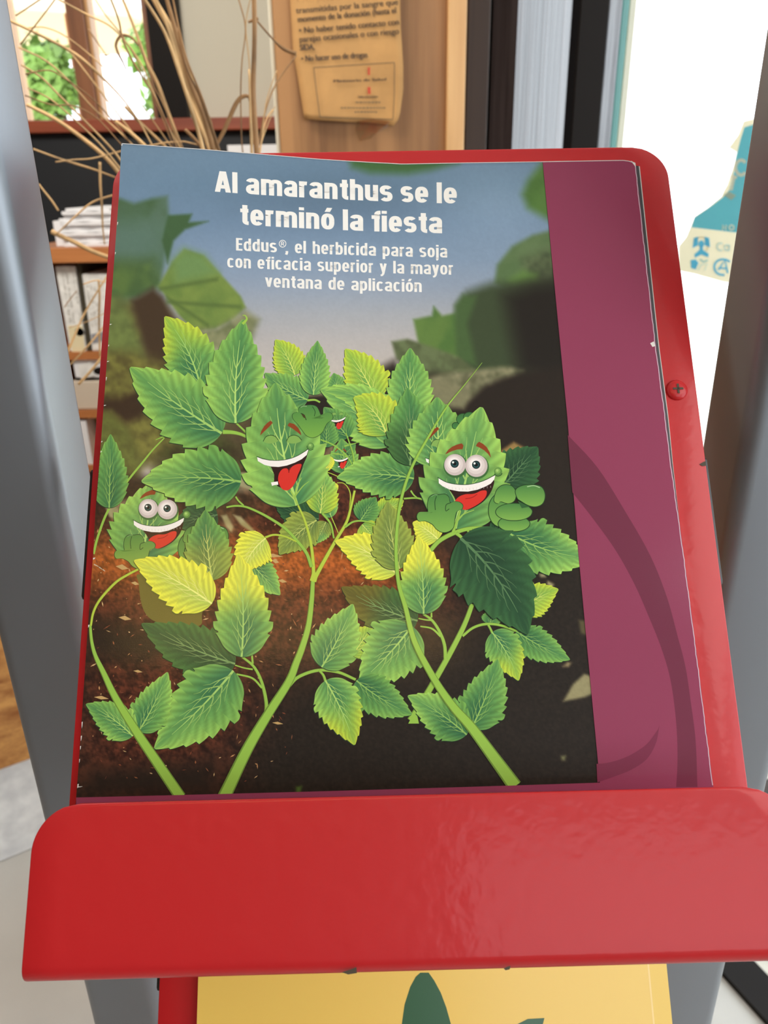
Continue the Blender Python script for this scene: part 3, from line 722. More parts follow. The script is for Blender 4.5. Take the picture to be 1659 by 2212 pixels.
def leaf(base, tip, wid, pal='G', pal2=None, bend=0.0, teeth=9, veins=5, flip=1, lob=0.0, stripes=10, vw=1.0, tipw=.98, cap=.52, shade=1, clip=False):
    if clip: k0 = len(ITEMS)
    wid = wid * 1.05; base = np.array(base, float); tip = np.array(tip, float); d = tip - base; Ln = np.hypot(*d); d /= Ln; n = np.array([-d[1], d[0]])
    N, Mh = 84, 11
    def axis(t): t = np.asarray(t, float); return base + np.outer(t * Ln, d) + np.outer(bend * Ln * 4 * t * (1 - t), n)
    t = np.concatenate([np.linspace(0, .1, 14)[:-1] ** 1.0, np.linspace(.1, 1, N - 13)])
    pk = cap / (cap + tipw); mx = pk ** cap * (1 - pk) ** tipw
    w = t ** cap * (1 - t) ** tipw / mx
    ph = t * teeth; saw = ph - np.floor(ph)
    amp = .11 * np.clip((t - .1) / .2, 0, 1)
    w = w * (1 + amp * (saw - .5) * 1.5 / np.maximum(1, 1))
    if lob: w = w * (1 + lob * np.exp(-((t - .27) / .05) ** 2) * (saw > .2))
    A = axis(t); tg = np.gradient(A, axis=0); tg /= np.linalg.norm(tg, axis=1)[:, None]; nr = np.stack([-tg[:, 1], tg[:, 0]], 1)
    S = np.linspace(-1, 1, 2 * Mh + 1)
    back = .0
    P = A[:, None, :] + nr[:, None, :] * (S[None, :, None] * w[:, None, None] * wid / 2) + tg[:, None, :] * (np.abs(S)[None, :, None] * amp[:, None, None] * saw[:, None, None] * wid * .16)
    e, m, r, v = [np.array(c, float) for c in PAL[pal]]
    tt, ss = np.meshgrid(t, S, indexing='ij'); ab = np.abs(ss)
    lit = (ss * flip > 0)
    def colr(e, m, r):
        c = mixc(m, e, ab ** 1.3); dk = np.where(lit, .35, .95) * np.clip(1.15 - ab * 1.15, 0, 1) ** 1.2 * np.clip(1.25 - tt * 1.1, .1, 1)
        c = mixc(c, np.broadcast_to(r, c.shape), np.clip(dk, 0, 1)); c = mixc(c, np.broadcast_to(r, c.shape), .45 * np.clip(1 - tt / .25, 0, 1) * (1 - .4 * ab)); return c
    c = colr(e, m, r)
    if pal2:
        e2, m2, r2, v2 = [np.array(q, float) for q in PAL[pal2]]; c = mixc(c, colr(e2, m2, r2), smst((tt - .3) / .4))
    st_ = (tt - .26 * ab) * stripes; f_ = st_ - np.floor(st_); c = c * (1 + .085 * np.sin(2 * math.pi * f_) * np.clip(ab * 2.2, 0, 1))[..., None]
    K = 2 * Mh + 1; NN = len(t)
    if shade:                                  # thin printed outline, darker on one side
        oc = r * .55; begin()
        addink(np.vstack([P[:, 0] + (-1.2, 1.5), P[:, 1]]), [(i, i + 1, NN + i + 1, NN + i) for i in range(NN - 1)], oc)
        addink(np.vstack([P[:, -1] + (-1.2, 1.5), P[:, -2]]), [(i, i + 1, NN + i + 1, NN + i) for i in range(NN - 1)], oc); end()
    addink(P.reshape(-1, 2), [(i * K + k, i * K + k + 1, (i + 1) * K + k + 1, (i + 1) * K + k) for i in range(NN - 1) for k in range(K - 1)], np.clip(c.reshape(-1, 3), 0, 255))
    # veins
    vs = vw * wid / 100; begin()
    iline(axis(np.linspace(0, .8, 12)), [3.8 * vs, 2.3 * vs, .5 * vs], v, 2)
    for k in range(veins):
        for sd in (-1, 1):
            t0 = .04 + .60 * k / max(veins, 1) + (.02 if sd > 0 else 0); ln = (.50 if k else .38) * (1 - .10 * k)
            pts = []
            for q in np.linspace(0, 1, 6):
                ti = t0 + .22 * q ** 1.15; s_ = ln * q ** .9
                wi = np.interp(ti, t, w) * wid / 2
                a = axis([ti])[0]; nn_ = nr[min(NN - 1, int(np.searchsorted(t, ti)))]; pts.append(a + nn_ * sd * s_ * wi)
            iline(pts, [2.0 * vs, 1.1 * vs, .3 * vs], v * .93, 2)
            if k < 4:
                p = np.array(pts[2]); q = np.array(pts[4]) * .5 + axis([t0 + .30])[0] * .5; iline([p, (p + q) / 2 + nr[40] * sd * 1.5, q], [1.2 * vs, .8 * vs, .3 * vs], v * .93, 3)
    end()
    if clip:
        for it in ITEMS[k0:]:
            for P_, f_, c_ in it: P_[:, 0] = np.minimum(P_[:, 0], axr(P_[:, 1]) - .5)
ar = [(340, 1171), (520, 1188), (700, 1205.5), (900, 1225), (1194, 1249), (1400, 1268), (1690, 1295.5)]
def axr(y): return np.interp(y, *zip(*ar))
STEM = (150, 192, 78); STEMY = (184, 204, 72)
def stem(pts, w, col=STEM): iline(pts, w, tuple(int(c * .72) for c in col)) ; iline([(x + .5 * (1 if i else 1), y) for i, (x, y) in enumerate(pts)], np.asarray(w) * .78, col)

# cartoon features of the leaf faces
def feat(T, parts):
    for kind, pts, a in parts:
        P = [T(x, y) for x, y in pts]
        if kind == 'p': ipoly(P, a)
        elif kind == 's': ipoly(P, a, 4)
        else: iline(P, [a[0] * T.k, a[0] * T.k], a[1])
class Map:
    def __init__(s, x0, y0, px, py, k): s.a = (x0, y0, px, py); s.k = k
    def __call__(s, x, y): x0, y0, px, py = s.a; return px + (x - x0) * s.k, py + (y - y0) * s.k
def disc(T, x, y, r, cols, n=26, light=(-.3, -.35)):     # concentric printed rings with an off-centre light
    m = len(cols)
    for i, c in enumerate(cols):
        q = 1 - i / m; cx_, cy_ = x + light[0] * r * (1 - q), y + light[1] * r * (1 - q)
        ipoly([T(*p) for p in arc(cx_, cy_, r * q, r * q, 0, 345, n)], c)
BR, WH, MO, TO, OUT = (140, 66, 32), (246, 238, 232), (48, 24, 20), (214, 52, 42), (34, 66, 34)
def smooth_shape(T, pts, col, out=OUT, ow=6, hl=None):
    P = np.array([T(x, y) for x, y in pts]); Q = closed(P, 5)
    c = Q.mean(0); ipoly(c + (Q - c) * 1.0, out); g = ow * T.k
    nrm = Q - c; nrm /= np.linalg.norm(nrm, axis=1)[:, None] + 1e-9
    I = Q - nrm * g
    top = I[:, 1].min(); bot = I[:, 1].max(); cc = np.array(col, float); lo_ = np.array(hl if hl else cc * 1.22)
    f = ((I[:, 1] - top) / (bot - top + 1e-9))[:, None]
    n = len(I); cen = I.mean(0); VV = []; FF = []; CC_ = []
    for j in range(6):
        q = 1 - j / 5.001; J = cen + (I - cen) * q; g_ = ((J[:, 1] - top) / (bot - top + 1e-9))[:, None]; VV.append(J); CC_.append(cc * (1 - g_) + lo_ * g_)
        if j: FF += [((j - 1) * n + i, (j - 1) * n + (i + 1) % n, j * n + (i + 1) % n, j * n + i) for i in range(n)]
    addink(np.vstack(VV), FF, np.clip(np.vstack(CC_), 0, 255))
HG, HL = (76, 130, 66), (130, 176, 80)
def eyes_face(T):
    for x, y in ((562, 1052), (722, 1060)):
        disc(T, x + 4, y + 8, 90, [(62, 104, 56)], 30)
    for x, y, r in ((562, 1052, 80), (722, 1060, 83)):
        disc(T, x, y, r, [(204, 188, 184), (222, 208, 204), (236, 224, 220), (246, 238, 234), (250, 245, 242)], 30, (-.25, -.3))
        disc(T, x - 2, y - 8, 31, [(24, 46, 48), (42, 84, 86), (52, 100, 100)], 22, (0, .2)); disc(T, x - 2, y - 8, 14, [(10, 16, 18)]); disc(T, x - 14, y - 18, 8, [(236, 240, 236)])
    feat(T, [('p', [(490, 972), (512, 940), (540, 918), (575, 902), (612, 892), (626, 908), (618, 936), (580, 938), (540, 950), (500, 970)], BR),
             ('p', [(718, 912), (728, 892), (742, 880), (772, 896), (800, 922), (822, 960), (831, 1000), (808, 970), (780, 944), (750, 926)], BR),
             ('s', [(520, 1225), (640, 1245), (760, 1215), (850, 1165), (842, 1230), (800, 1300), (740, 1352), (650, 1390), (585, 1345), (550, 1280)], MO),
             ('s', [(562, 1328), (590, 1292), (640, 1272), (690, 1270), (722, 1262), (760, 1245), (797, 1247), (792, 1290), (750, 1335), (680, 1376), (630, 1388), (592, 1355)], TO),
             ('l', [(640, 1306), (690, 1296), (728, 1272)], (5, (150, 24, 24))),
             ('p', [(440, 1153), (480, 1176), (540, 1194), (600, 1200), (660, 1200), (720, 1190), (790, 1166), (862, 1131), (856, 1160), (830, 1192), (790, 1214), (730, 1238), (660, 1252), (590, 1250), (520, 1236), (470, 1212), (442, 1190)], WH),
             ('l', [(432, 1146), (500, 1182), (580, 1198), (660, 1199), (740, 1183), (800, 1160), (870, 1122)], (5, (34, 70, 36)))])
    begin()
    for x in range(490, 850, 26): feat(T, [('l', [(x, 1226 - abs(x - 640) ** 1.6 * .004), (x + 1, 1242 - abs(x - 640) ** 1.6 * .0042)], (2, (206, 190, 182)))])
    end()
    disc(T, 884, 1102, 30, [(92, 138, 66), (128, 172, 84), (168, 204, 116)], 20); feat(T, [('l', arc(884, 1104, 32, 32, 20, 150, 8), (6, (44, 84, 40)))])
def palm_hand(T, a=HG, b=HL):
    smooth_shape(T, [(274, 1440), (288, 1408), (322, 1404), (356, 1414), (354, 1350), (366, 1296), (398, 1272), (440, 1272), (488, 1268), (518, 1290), (530, 1332), (560, 1324), (600, 1330), (624, 1354), (616, 1384), (580, 1402), (564, 1460), (554, 1520), (520, 1552), (470, 1560), (424, 1536), (392, 1500), (340, 1474), (290, 1474)], a, OUT, 5, b)
    feat(T, [('l', [(424, 1286), (412, 1330), (416, 1390)], (5, OUT)), ('l', [(530, 1335), (496, 1352), (494, 1396), (520, 1380)], (5, OUT)), ('l', [(386, 1290), (410, 1276), (432, 1276)], (4, (120, 160, 110)))])
def fist_hand(T, a=HG, b=HL):
    smooth_shape(T, arc(900, 1390, 92, 128, 0, 340, 14) , a, OUT, 6, b)
    smooth_shape(T, arc(1002, 1492, 122, 62, 0, 340, 14), a, OUT, 6, b)
    smooth_shape(T, arc(1002, 1404, 140, 68, 0, 340, 14), a, OUT, 6, b)
    smooth_shape(T, [(870, 1240), (920, 1200), (985, 1206), (1020, 1255), (1010, 1320), (960, 1345), (900, 1330), (880, 1345), (850, 1320)], a, OUT, 5, b)
    smooth_shape(T, [(1010, 1240), (1060, 1205), (1140, 1196), (1210, 1215), (1238, 1275), (1222, 1340), (1170, 1368), (1110, 1360), (1050, 1325), (1022, 1300)], a, OUT, 6, b)
    feat(T, [('p', [(1030, 1320), (1090, 1352), (1120, 1366), (1060, 1376)], (52, 96, 52)), ('l', [(1100, 1216), (1150, 1208), (1195, 1222)], (6, (170, 204, 150)))])
def laugh_face(T, brows=True):
    if brows:
        feat(T, [('p', [(285, 1112), (298, 1066), (325, 1020), (358, 985), (392, 962), (412, 986), (375, 1025), (330, 1068)], BR), ('p', [(558, 1012), (576, 984), (625, 996), (665, 1036), (690, 1080), (696, 1112), (660, 1080), (610, 1044)], BR)])
    for x, y in ((392, 1160), (622, 1160)):
        feat(T, [('s', [(x - 74, y + 8), (x - 46, y - 34), (x, y - 50), (x + 46, y - 34), (x + 76, y), (x + 30, y + 26), (x - 30, y + 30)], (132, 172, 86)),
                 ('l', [(x - 76, y + 10), (x - 48, y - 36), (x, y - 52), (x + 46, y - 38), (x + 78, y)], (7, (44, 78, 38)))])
    feat(T, [('p', [(380, 1400), (470, 1410), (600, 1370), (700, 1310), (772, 1248), (748, 1330), (716, 1400), (690, 1480), (650, 1560), (590, 1625), (520, 1645), (460, 1616), (424, 1572), (426, 1500), (404, 1444)], MO),
             ('s', [(466, 1560), (474, 1492), (508, 1446), (552, 1438), (574, 1462), (600, 1424), (648, 1398), (696, 1396), (688, 1440), (660, 1504), (638, 1572), (598, 1632), (552, 1657), (500, 1638)], TO),
             ('l', [(572, 1482), (574, 1452), (590, 1430)], (9, (120, 20, 20))),
             ('p', [(394, 1578), (430, 1572), (462, 1568), (466, 1600), (430, 1604), (404, 1612)], WH),
             ('p', [(256, 1326), (310, 1346), (380, 1360), (470, 1362), (560, 1350), (640, 1322), (710, 1284), (768, 1248), (750, 1304), (700, 1346), (630, 1382), (550, 1410), (470, 1424), (400, 1420), (330, 1404), (264, 1366)], WH),
             ('l', [(250, 1318), (310, 1340), (390, 1356), (480, 1358), (570, 1344), (650, 1316), (720, 1276), (772, 1240)], (6, (34, 70, 36)))])
    disc(T, 790, 1216, 34, [(92, 138, 66), (120, 164, 84), (160, 196, 112)], 20); feat(T, [('l', arc(788, 1220, 36, 36, 40, 190, 8), (6, (44, 84, 40)))])
def wave_hand(T):
    smooth_shape(T, [(603, 922), (612, 892), (652, 877), (668, 882), (664, 846), (690, 818), (740, 808), (795, 804), (842, 816), (868, 848), (890, 900), (912, 945), (930, 904), (958, 880), (996, 888), (1014, 922), (1000, 958), (958, 990), (932, 1034), (908, 1080), (860, 1120), (800, 1136), (745, 1114), (700, 1060), (660, 1004), (618, 958)], HG, OUT, 5, (124, 172, 72))
    feat(T, [('l', [(690, 890), (720, 905), (745, 958)], (8, OUT)), ('l', [(806, 822), (832, 870), (826, 920)], (6, OUT)), ('p', [(695, 895), (730, 905), (744, 945), (715, 930)], (70, 60, 30)), ('l', [(690, 830), (720, 818), (750, 820)], (7, (140, 180, 120)))])

# ---- soft photographic backdrop of the cover as a fine inked grid
def sdist(P, poly):
    poly = np.asarray(poly, float); x, y = P[:, 0], P[:, 1]; ins = np.zeros(len(P), bool); dm = np.full(len(P), 1e9)
    for i in range(len(poly)):
        a, b = poly[i - 1], poly[i]; e = b - a; w = P - a
        t = np.clip((w @ e) / (e @ e + 1e-9), 0, 1); q = w - t[:, None] * e; dm = np.minimum(dm, np.hypot(q[:, 0], q[:, 1]))
        c = ((a[1] > y) != (b[1] > y)); xi = a[0] + (y - a[1]) * (b[0] - a[0]) / (b[1] - a[1] + 1e-12); ins ^= c & (x < xi)
    return np.where(ins, dm, -dm)
rs = np.random.RandomState(3)
def vnoise(P, sc, seed):
    g = np.random.RandomState(seed).rand(256, 256); q = P / sc; i = np.floor(q).astype(int); f = q - i; f = f * f * (3 - 2 * f)
    g0 = g[i[:, 1] % 256, i[:, 0] % 256]; g1 = g[i[:, 1] % 256, (i[:, 0] + 1) % 256]; g2 = g[(i[:, 1] + 1) % 256, i[:, 0] % 256]; g3 = g[(i[:, 1] + 1) % 256, (i[:, 0] + 1) % 256]
    return (g0 * (1 - f[:, 0]) + g1 * f[:, 0]) * (1 - f[:, 1]) + (g2 * (1 - f[:, 0]) + g3 * f[:, 0]) * f[:, 1]
GX, GY = 430, 500
s_, t_ = np.meshgrid(np.linspace(0, 1, GX + 1), np.linspace(0, 1, GY + 1)); bx_, by_ = outline(s_.ravel(), t_.ravel())
BG = np.stack([bx_, by_], 1)
def ramp(v, stops):
    k = [q[0] for q in stops]; return np.stack([np.interp(v, k, [q[1][i] for q in stops]) for i in range(3)], 1)
C = ramp(BG[:, 1], [(300, (108, 132, 154)), (400, (108, 134, 158)), (480, (116, 140, 166)), (560, (130, 150, 174)), (620, (146, 158, 176)), (680, (166, 168, 174)), (740, (182, 176, 174)), (800, (192, 182, 174))])
sh_ = np.exp(-(((BG[:, 0] - 720) / 260) ** 2 + ((BG[:, 1] - 430) / 70) ** 2)); C = C * (1 - .13 * sh_)[:, None]
sh_ = np.exp(-(((BG[:, 0] - 1080) / 150) ** 2 + ((BG[:, 1] - 440) / 90) ** 2)); C = C + (18 * sh_)[:, None]
def rotp(a): return BG @ np.array([[math.cos(a), -math.sin(a)], [math.sin(a), math.cos(a)]]) + 4000
N1 = .65 * vnoise(rotp(.5), 38, 1) + .35 * vnoise(rotp(1.1), 17, 5); N2 = .5 * vnoise(rotp(.8), 17, 2) + .3 * vnoise(rotp(.3), 9, 7) + .2 * vnoise(rotp(2), 33, 8); N3 = .6 * vnoise(rotp(.4), 5, 3) + .4 * vnoise(rotp(1.3), 3.2, 4)
def soft(poly, col, blur, col2=None, nz=None, jit=0.0):
    global C
    d = sdist(BG, poly)
    if jit: d = d + (N1 - .5) * jit
    m = smst(d / blur * .5 + .5)
    c = np.broadcast_to(np.array(col, float), C.shape)
    if col2 is not None: c = mixc(c, np.broadcast_to(np.array(col2, float), C.shape), smst((nz if nz is not None else N1) * 1.6 - .3))
    C = C * (1 - m[:, None]) + c * m[:, None]
LX = 120
# hazy left foliage
soft([(LX, 640), (300, 640), (400, 700), (480, 800), (560, 860), (600, 1000), (LX, 1000)], (84, 72, 50), 26, (116, 116, 62), N1, 20)
soft([(LX, 410), (258, 428), (290, 440), (330, 428), (362, 423), (364, 455), (362, 520), (355, 560), (345, 615), (300, 640), (LX, 650)], (70, 96, 64), 8, (86, 110, 90), N1)
soft([(LX, 470), (300, 470), (350, 490), (350, 560), (300, 600), (LX, 560)], (92, 118, 104), 50)
soft([(362, 465), (415, 462), (408, 480), (450, 478), (400, 496), (375, 520), (362, 570), (350, 520)], (66, 94, 60), 5)
soft([(LX, 560), (330, 560), (350, 620), (300, 640), (240, 660), (LX, 660)], (74, 98, 58), 24, (92, 116, 62), N1)
soft([(LX, 640), (260, 640), (285, 690), (310, 760), (330, 850), (330, 900), (250, 910), (LX, 900)], (118, 132, 72), 16, (96, 106, 60), N2)
soft([(284, 650), (330, 622), (352, 640), (378, 690), (400, 740), (380, 800), (330, 790), (305, 720)], (70, 54, 38), 12)
soft([(342, 618), (372, 566), (398, 538), (440, 552), (480, 596), (520, 640), (531, 664), (505, 690), (462, 712), (420, 716), (386, 680)], (104, 128, 64), 5, (122, 142, 70), N1)
soft([(372, 566), (398, 538), (440, 552), (470, 590), (380, 612)], (110, 140, 84), 18)
soft([(400, 712), (470, 708), (530, 670), (560, 690), (545, 730), (480, 760), (420, 750)], (104, 110, 74), 12, (140, 140, 104), N2)
for a, b in (((345, 622), (470, 600)), ((360, 650), (520, 660)), ((360, 640), (450, 700))): soft([a, b, (b[0], b[1] + 6), (a[0], a[1] + 5)], (84, 104, 54), 7)
soft([(LX, 760), (300, 760), (420, 820), (470, 900), (470, 1000), (LX, 1000)], (92, 84, 46), 20, (128, 124, 62), N2, 14)
soft([(LX, 860), (260, 860), (300, 840), (330, 880), (300, 905), (270, 915), (240, 890), (LX, 880)], (64, 48, 34), 14)
soft([(LX, 900), (240, 890), (280, 930), (310, 1000), (300, 1040), (LX, 1040)], (112, 116, 58), 14, (92, 92, 48), N2)
soft([(350, 960), (480, 940), (540, 980), (540, 1030), (420, 1050), (340, 1010)], (76, 80, 42), 20, (56, 50, 32), N2, 20)
# hazy right foliage
soft([(748, 330), (1000, 330), (990, 352), (930, 368), (880, 376), (800, 374), (760, 362)], (66, 102, 58), 14)
soft([(1172, 350), (1210, 330), (1210, 490), (1180, 472), (1140, 450), (1128, 420), (1140, 390)], (88, 124, 62), 14, (78, 112, 56), N1)
soft([(1068, 612), (1074, 572), (1106, 532), (1150, 508), (1220, 490), (1230, 640), (1120, 640)], (88, 112, 72), 8, (100, 122, 82), N1)
soft([(1130, 560), (1180, 540), (1230, 560), (1230, 620), (1140, 610)], (92, 104, 72), 20, (70, 80, 56), N2)
soft([(1098, 605), (1130, 585), (1160, 592), (1165, 618), (1110, 622)], (98, 132, 66), 12)
soft([(990, 660), (1010, 630), (1060, 612), (1110, 610), (1230, 600), (1240, 900), (980, 840)], (60, 72, 48), 18)
soft([(1090, 640), (1150, 612), (1240, 600), (1250, 860), (1120, 800)], (34, 29, 24), 34)
soft([(893, 690), (933, 682), (937, 662), (955, 682), (985, 676), (1002, 720), (1000, 790), (940, 800), (904, 744)], (80, 112, 56), 6, (96, 124, 62), N1)
soft([(982, 660), (1000, 636), (1030, 640), (1010, 700), (1030, 790), (985, 780)], (72, 96, 56), 10)
soft([(846, 738), (880, 732), (930, 748), (990, 770), (1030, 800), (960, 826), (900, 812), (856, 776)], (104, 116, 78), 6, (84, 92, 62), N2)
# soil
soft([(560, 1010), (600, 930), (560, 880), (640, 830), (706, 818), (720, 860), (800, 830), (812, 800), (850, 780), (870, 800), (1000, 815), (1240, 790), (1700, 760), (1700, 1900), (LX, 1900), (LX, 1010), (300, 1030), (420, 1040)], (40, 32, 26), 16)
soft([(920, 815), (1010, 800), (1100, 792), (1130, 800), (1050, 830), (1000, 880), (950, 870)], (96, 96, 70), 10, (140, 136, 104), N2, 8)
soft([(900, 830), (960, 815), (1010, 850), (1000, 880), (950, 880)], (126, 122, 92), 14)
soft([(340, 990), (520, 990), (620, 950), (660, 1040), (620, 1120), (480, 1130), (400, 1060)], (72, 62, 38), 20, (104, 104, 64), N2, 30)
for pl in ([(470, 1040), (540, 1020), (590, 1050), (580, 1070), (500, 1062)], [(240, 1090), (300, 1070), (290, 1110), (240, 1130)], [(480, 1130), (500, 1120), (512, 1150), (490, 1150)], [(640, 800), (700, 830), (720, 850), (660, 856)], [(560, 850), (600, 830), (610, 880), (570, 900)], [(700, 980), (720, 950), (728, 990), (705, 1000)]):
    soft(pl, (176, 166, 128), 8)
d_ = sdist(BG, [(170, 1100), (480, 1110), (600, 1000), (800, 960), (880, 1010), (880, 1200), (960, 1220), (1000, 1320), (800, 1420), (700, 1700), (150, 1760), (150, 1300)]); m_ = smst(d_ / 120 * .5 + .5)
soilc = mixc(np.array((46, 24, 17.)), np.array((104, 54, 36.)), smst(N2 * 1.2 - .1 + (N3 - .5) * .9)); C = C * (1 - m_[:, None]) + soilc * m_[:, None]
dk = sdist(BG, [(600, 1440), (900, 1400), (1300, 1200), (1700, 1200), (1700, 1900), (480, 1900), (500, 1640)]); m_ = smst(dk / 110 * .5 + .5)
C = C * (1 - m_[:, None]) + mixc(np.array((32, 26, 21.)), np.array((44, 36, 30.)), N3) * m_[:, None]
for pl in ([(180, 1330), (420, 1380), (330, 1430), (190, 1420)], [(200, 1660), (460, 1640), (460, 1720), (160, 1720)]): soft(pl, (40, 30, 24), 40)
for pl, c_ in (([(1217, 1515), (1238, 1478), (1262, 1456), (1290, 1464), (1290, 1495), (1262, 1506)], (150, 142, 104)), ([(1166, 1240), (1176, 1238), (1178, 1246), (1168, 1246)], (180, 170, 126)), ([(1184, 1256), (1196, 1262), (1192, 1268), (1182, 1262)], (180, 170, 126)), ([(1216, 1440), (1226, 1430), (1234, 1432), (1228, 1440)], (150, 132, 96)),
               ([(1080, 975), (1110, 955), (1135, 968), (1120, 985), (1085, 990)], (150, 120, 70)), ([(1250, 1340), (1278, 1340), (1280, 1376), (1255, 1368)], (90, 82, 56)), ([(1212, 1634), (1222, 1632), (1220, 1642), (1214, 1642)], (130, 130, 90)), ([(640, 1700), (652, 1698), (648, 1712), (640, 1712)], (76, 100, 40))): soft(pl, c_, 5)
C = C * (1 + ((N3 - .5) * .10 + (N2 - .5) * .06) * (.35 + .65 * smst((BG[:, 1] - 700) / 300)))[:, None]
for pl in ([(511, 1020), (540, 1022), (556, 1044), (548, 1062), (514, 1048)], [(478, 1114), (490, 1112), (504, 1138), (500, 1150), (490, 1140)], [(504, 1112), (520, 1116), (550, 1146), (544, 1150), (520, 1134)], [(484, 1146), (494, 1150), (486, 1155)], [(228, 1096), (250, 1092), (262, 1110), (258, 1126), (236, 1116)], [(244, 1046), (262, 1040), (272, 1056), (264, 1074), (250, 1070)], [(262, 1184), (268, 1176), (272, 1200), (266, 1210)]):
    soft(pl, (168, 160, 120), 3.5, (140, 134, 92), N2)
# warm gloss reflection on the cover, painted into the soil colours
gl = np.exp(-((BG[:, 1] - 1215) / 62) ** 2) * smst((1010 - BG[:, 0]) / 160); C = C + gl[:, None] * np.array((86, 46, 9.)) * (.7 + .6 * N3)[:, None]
n_ = GX + 1
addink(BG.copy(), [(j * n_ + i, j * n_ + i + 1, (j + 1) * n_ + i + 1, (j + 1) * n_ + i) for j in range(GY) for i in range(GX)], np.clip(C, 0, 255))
rg = random.Random(11); begin()
for _ in range(560):                          # straw bits and crumbs in the soil
    x, y = rg.uniform(200, 880), rg.uniform(1130, 1690)
    if x > 640 and y > 1420 or (y > 1560 and rg.random() < .6): continue
    a = rg.uniform(0, 3.14); l = rg.uniform(1, 6.5) * (1.6 if rg.random() < .15 else 1); b = rg.uniform(.6, 1.7); c = rg.choice([(190, 140, 92), (150, 92, 60), (206, 170, 120), (128, 70, 46), (110, 60, 42)])
    ipoly([(x - l * math.cos(a), y - l * math.sin(a)), (x + b * math.sin(a), y - b * math.cos(a)), (x + l * math.cos(a), y + l * math.sin(a)), (x - b * math.sin(a), y + b * math.cos(a))], c)
for x, y, l, w in ((590, 1200, 22, 4), (270, 1335, 14, 5), (595, 1212, 8, 5), (610, 1255, 10, 4), (292, 1260, 9, 4), (264, 1225, 14, 6), (219, 1507, 16, 4), (600, 1562, 12, 3), (298, 1450, 10, 3)):
    ipoly([(x - l, y - w * .3), (x, y - w), (x + l, y + w * .6), (x, y + w)], (196, 160, 104))
end()

# ---- the plants, back to front
leaf((735, 858), (721, 806), 52, 'G'); leaf((637, 810), (595, 734), 66, 'Y', bend=.05); leaf((665, 864), (572, 806), 70, 'G', bend=-.05)
leaf((677, 853), (686, 736), 62, 'L', 'G'); leaf((812, 863), (746, 754), 88, 'Y', bend=.04, lob=.15)
leaf((845, 962), (692, 842), 112, 'L', bend=.10); leaf((885, 905), (886, 752), 94, 'L', 'G')
leaf((835, 940), (764, 859), 96, 'Y', bend=.12)
leaf((676, 965), (672, 922), 0.1, 'G')
T = Map(470, 1560, 727, 921, .066)
leaf((752, 945), (700, 880), 62, 'M', teeth=5); laugh_face(T, False)
leaf((845, 962), (700, 846), 70, 'L', bend=.22, shade=0); leaf((835, 940), (764, 859), 96, 'Y', bend=.12)
leaf((704, 966), (706, 900), 50, 'M')
T = Map(258, 1328, 721, 991.6, .064)
leaf((746, 1022), (738, 948), 62, 'G', teeth=6); leaf((748, 978), (768, 958), 22, 'M'); laugh_face(T)
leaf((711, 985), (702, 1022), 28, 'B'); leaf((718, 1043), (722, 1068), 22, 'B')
iline([(693, 950), (721, 962), (748, 984), (764, 1008)], [3, 2.5], STEM); iline([(744, 964), (760, 960), (781, 953)], [3, 1], STEM); iline([(716, 980), (735, 982), (750, 988)], [2, 2], STEM)
iline([(716, 1117), (726, 1140), (731, 1152)], [2, 1.5], STEMY); iline([(704, 1020), (715, 1023), (735, 1032)], [1.5, 1.5], STEMY)
iline([(728, 1043), (742, 1044), (752, 1054), (757, 1070), (755, 1100)], [1.5, 2.5], STEMY)
leaf((689, 1121), (594, 1088), 62, 'T', bend=-.05)
leaf((716, 1117), (716, 1040), 40, 'L', bend=-.1); leaf((692, 1109), (693, 1010), 66, 'Y', 'L', bend=.04)
leaf((704, 1127), (683, 1174), 40, 'O', 'L'); leaf((684, 1124), (604, 1198), 76, 'O', bend=.06, lob=.12)
leaf((818, 1110), (872, 1081), 50, 'Y'); leaf((779, 1124), (812, 1074), 54, 'M'); leaf((782, 1133), (812, 1166), 46, 'Y')
leaf((761, 1416), (806, 1350), 66, 'Y', 'Y')
leaf((902, 1341), (738, 1268), 96, 'D', 'V', bend=-.04)
stem([(663.7, 865), (680, 864), (691, 869)], [5, 4]); stem([(481, 933), (502, 934), (520, 938), (537, 946)], [10, 6]); stem([(510, 914), (527, 930), (543, 948)], [4, 5])
# left plant behind
leaf((538, 1212), (605, 1285), 62, 'G', 'L', teeth=7)
iline([(355, 946), (330, 972), (308, 999), (272, 1044), (233, 1104), (212, 1158), (202, 1197)], [2.5, 4, 5, 5], STEM)
leaf((236, 1097), (239, 938), 74, 'M', 'G', flip=-1)
stem([(336, 950), (362, 940), (390, 934)], [1.5, 5, 4])
leaf((433, 834), (356, 684), 108, 'G', 'Y', bend=.06, lob=.14); leaf((479, 936), (281, 794), 138, 'G', 'L', bend=-.02)
leaf((509, 914), (526, 690), 122, 'L', 'G', bend=-.03, lob=.1, flip=-1); iline([(524, 700), (533, 690), (530, 682), (524, 681)], [6, 3, 1], (160, 196, 76))
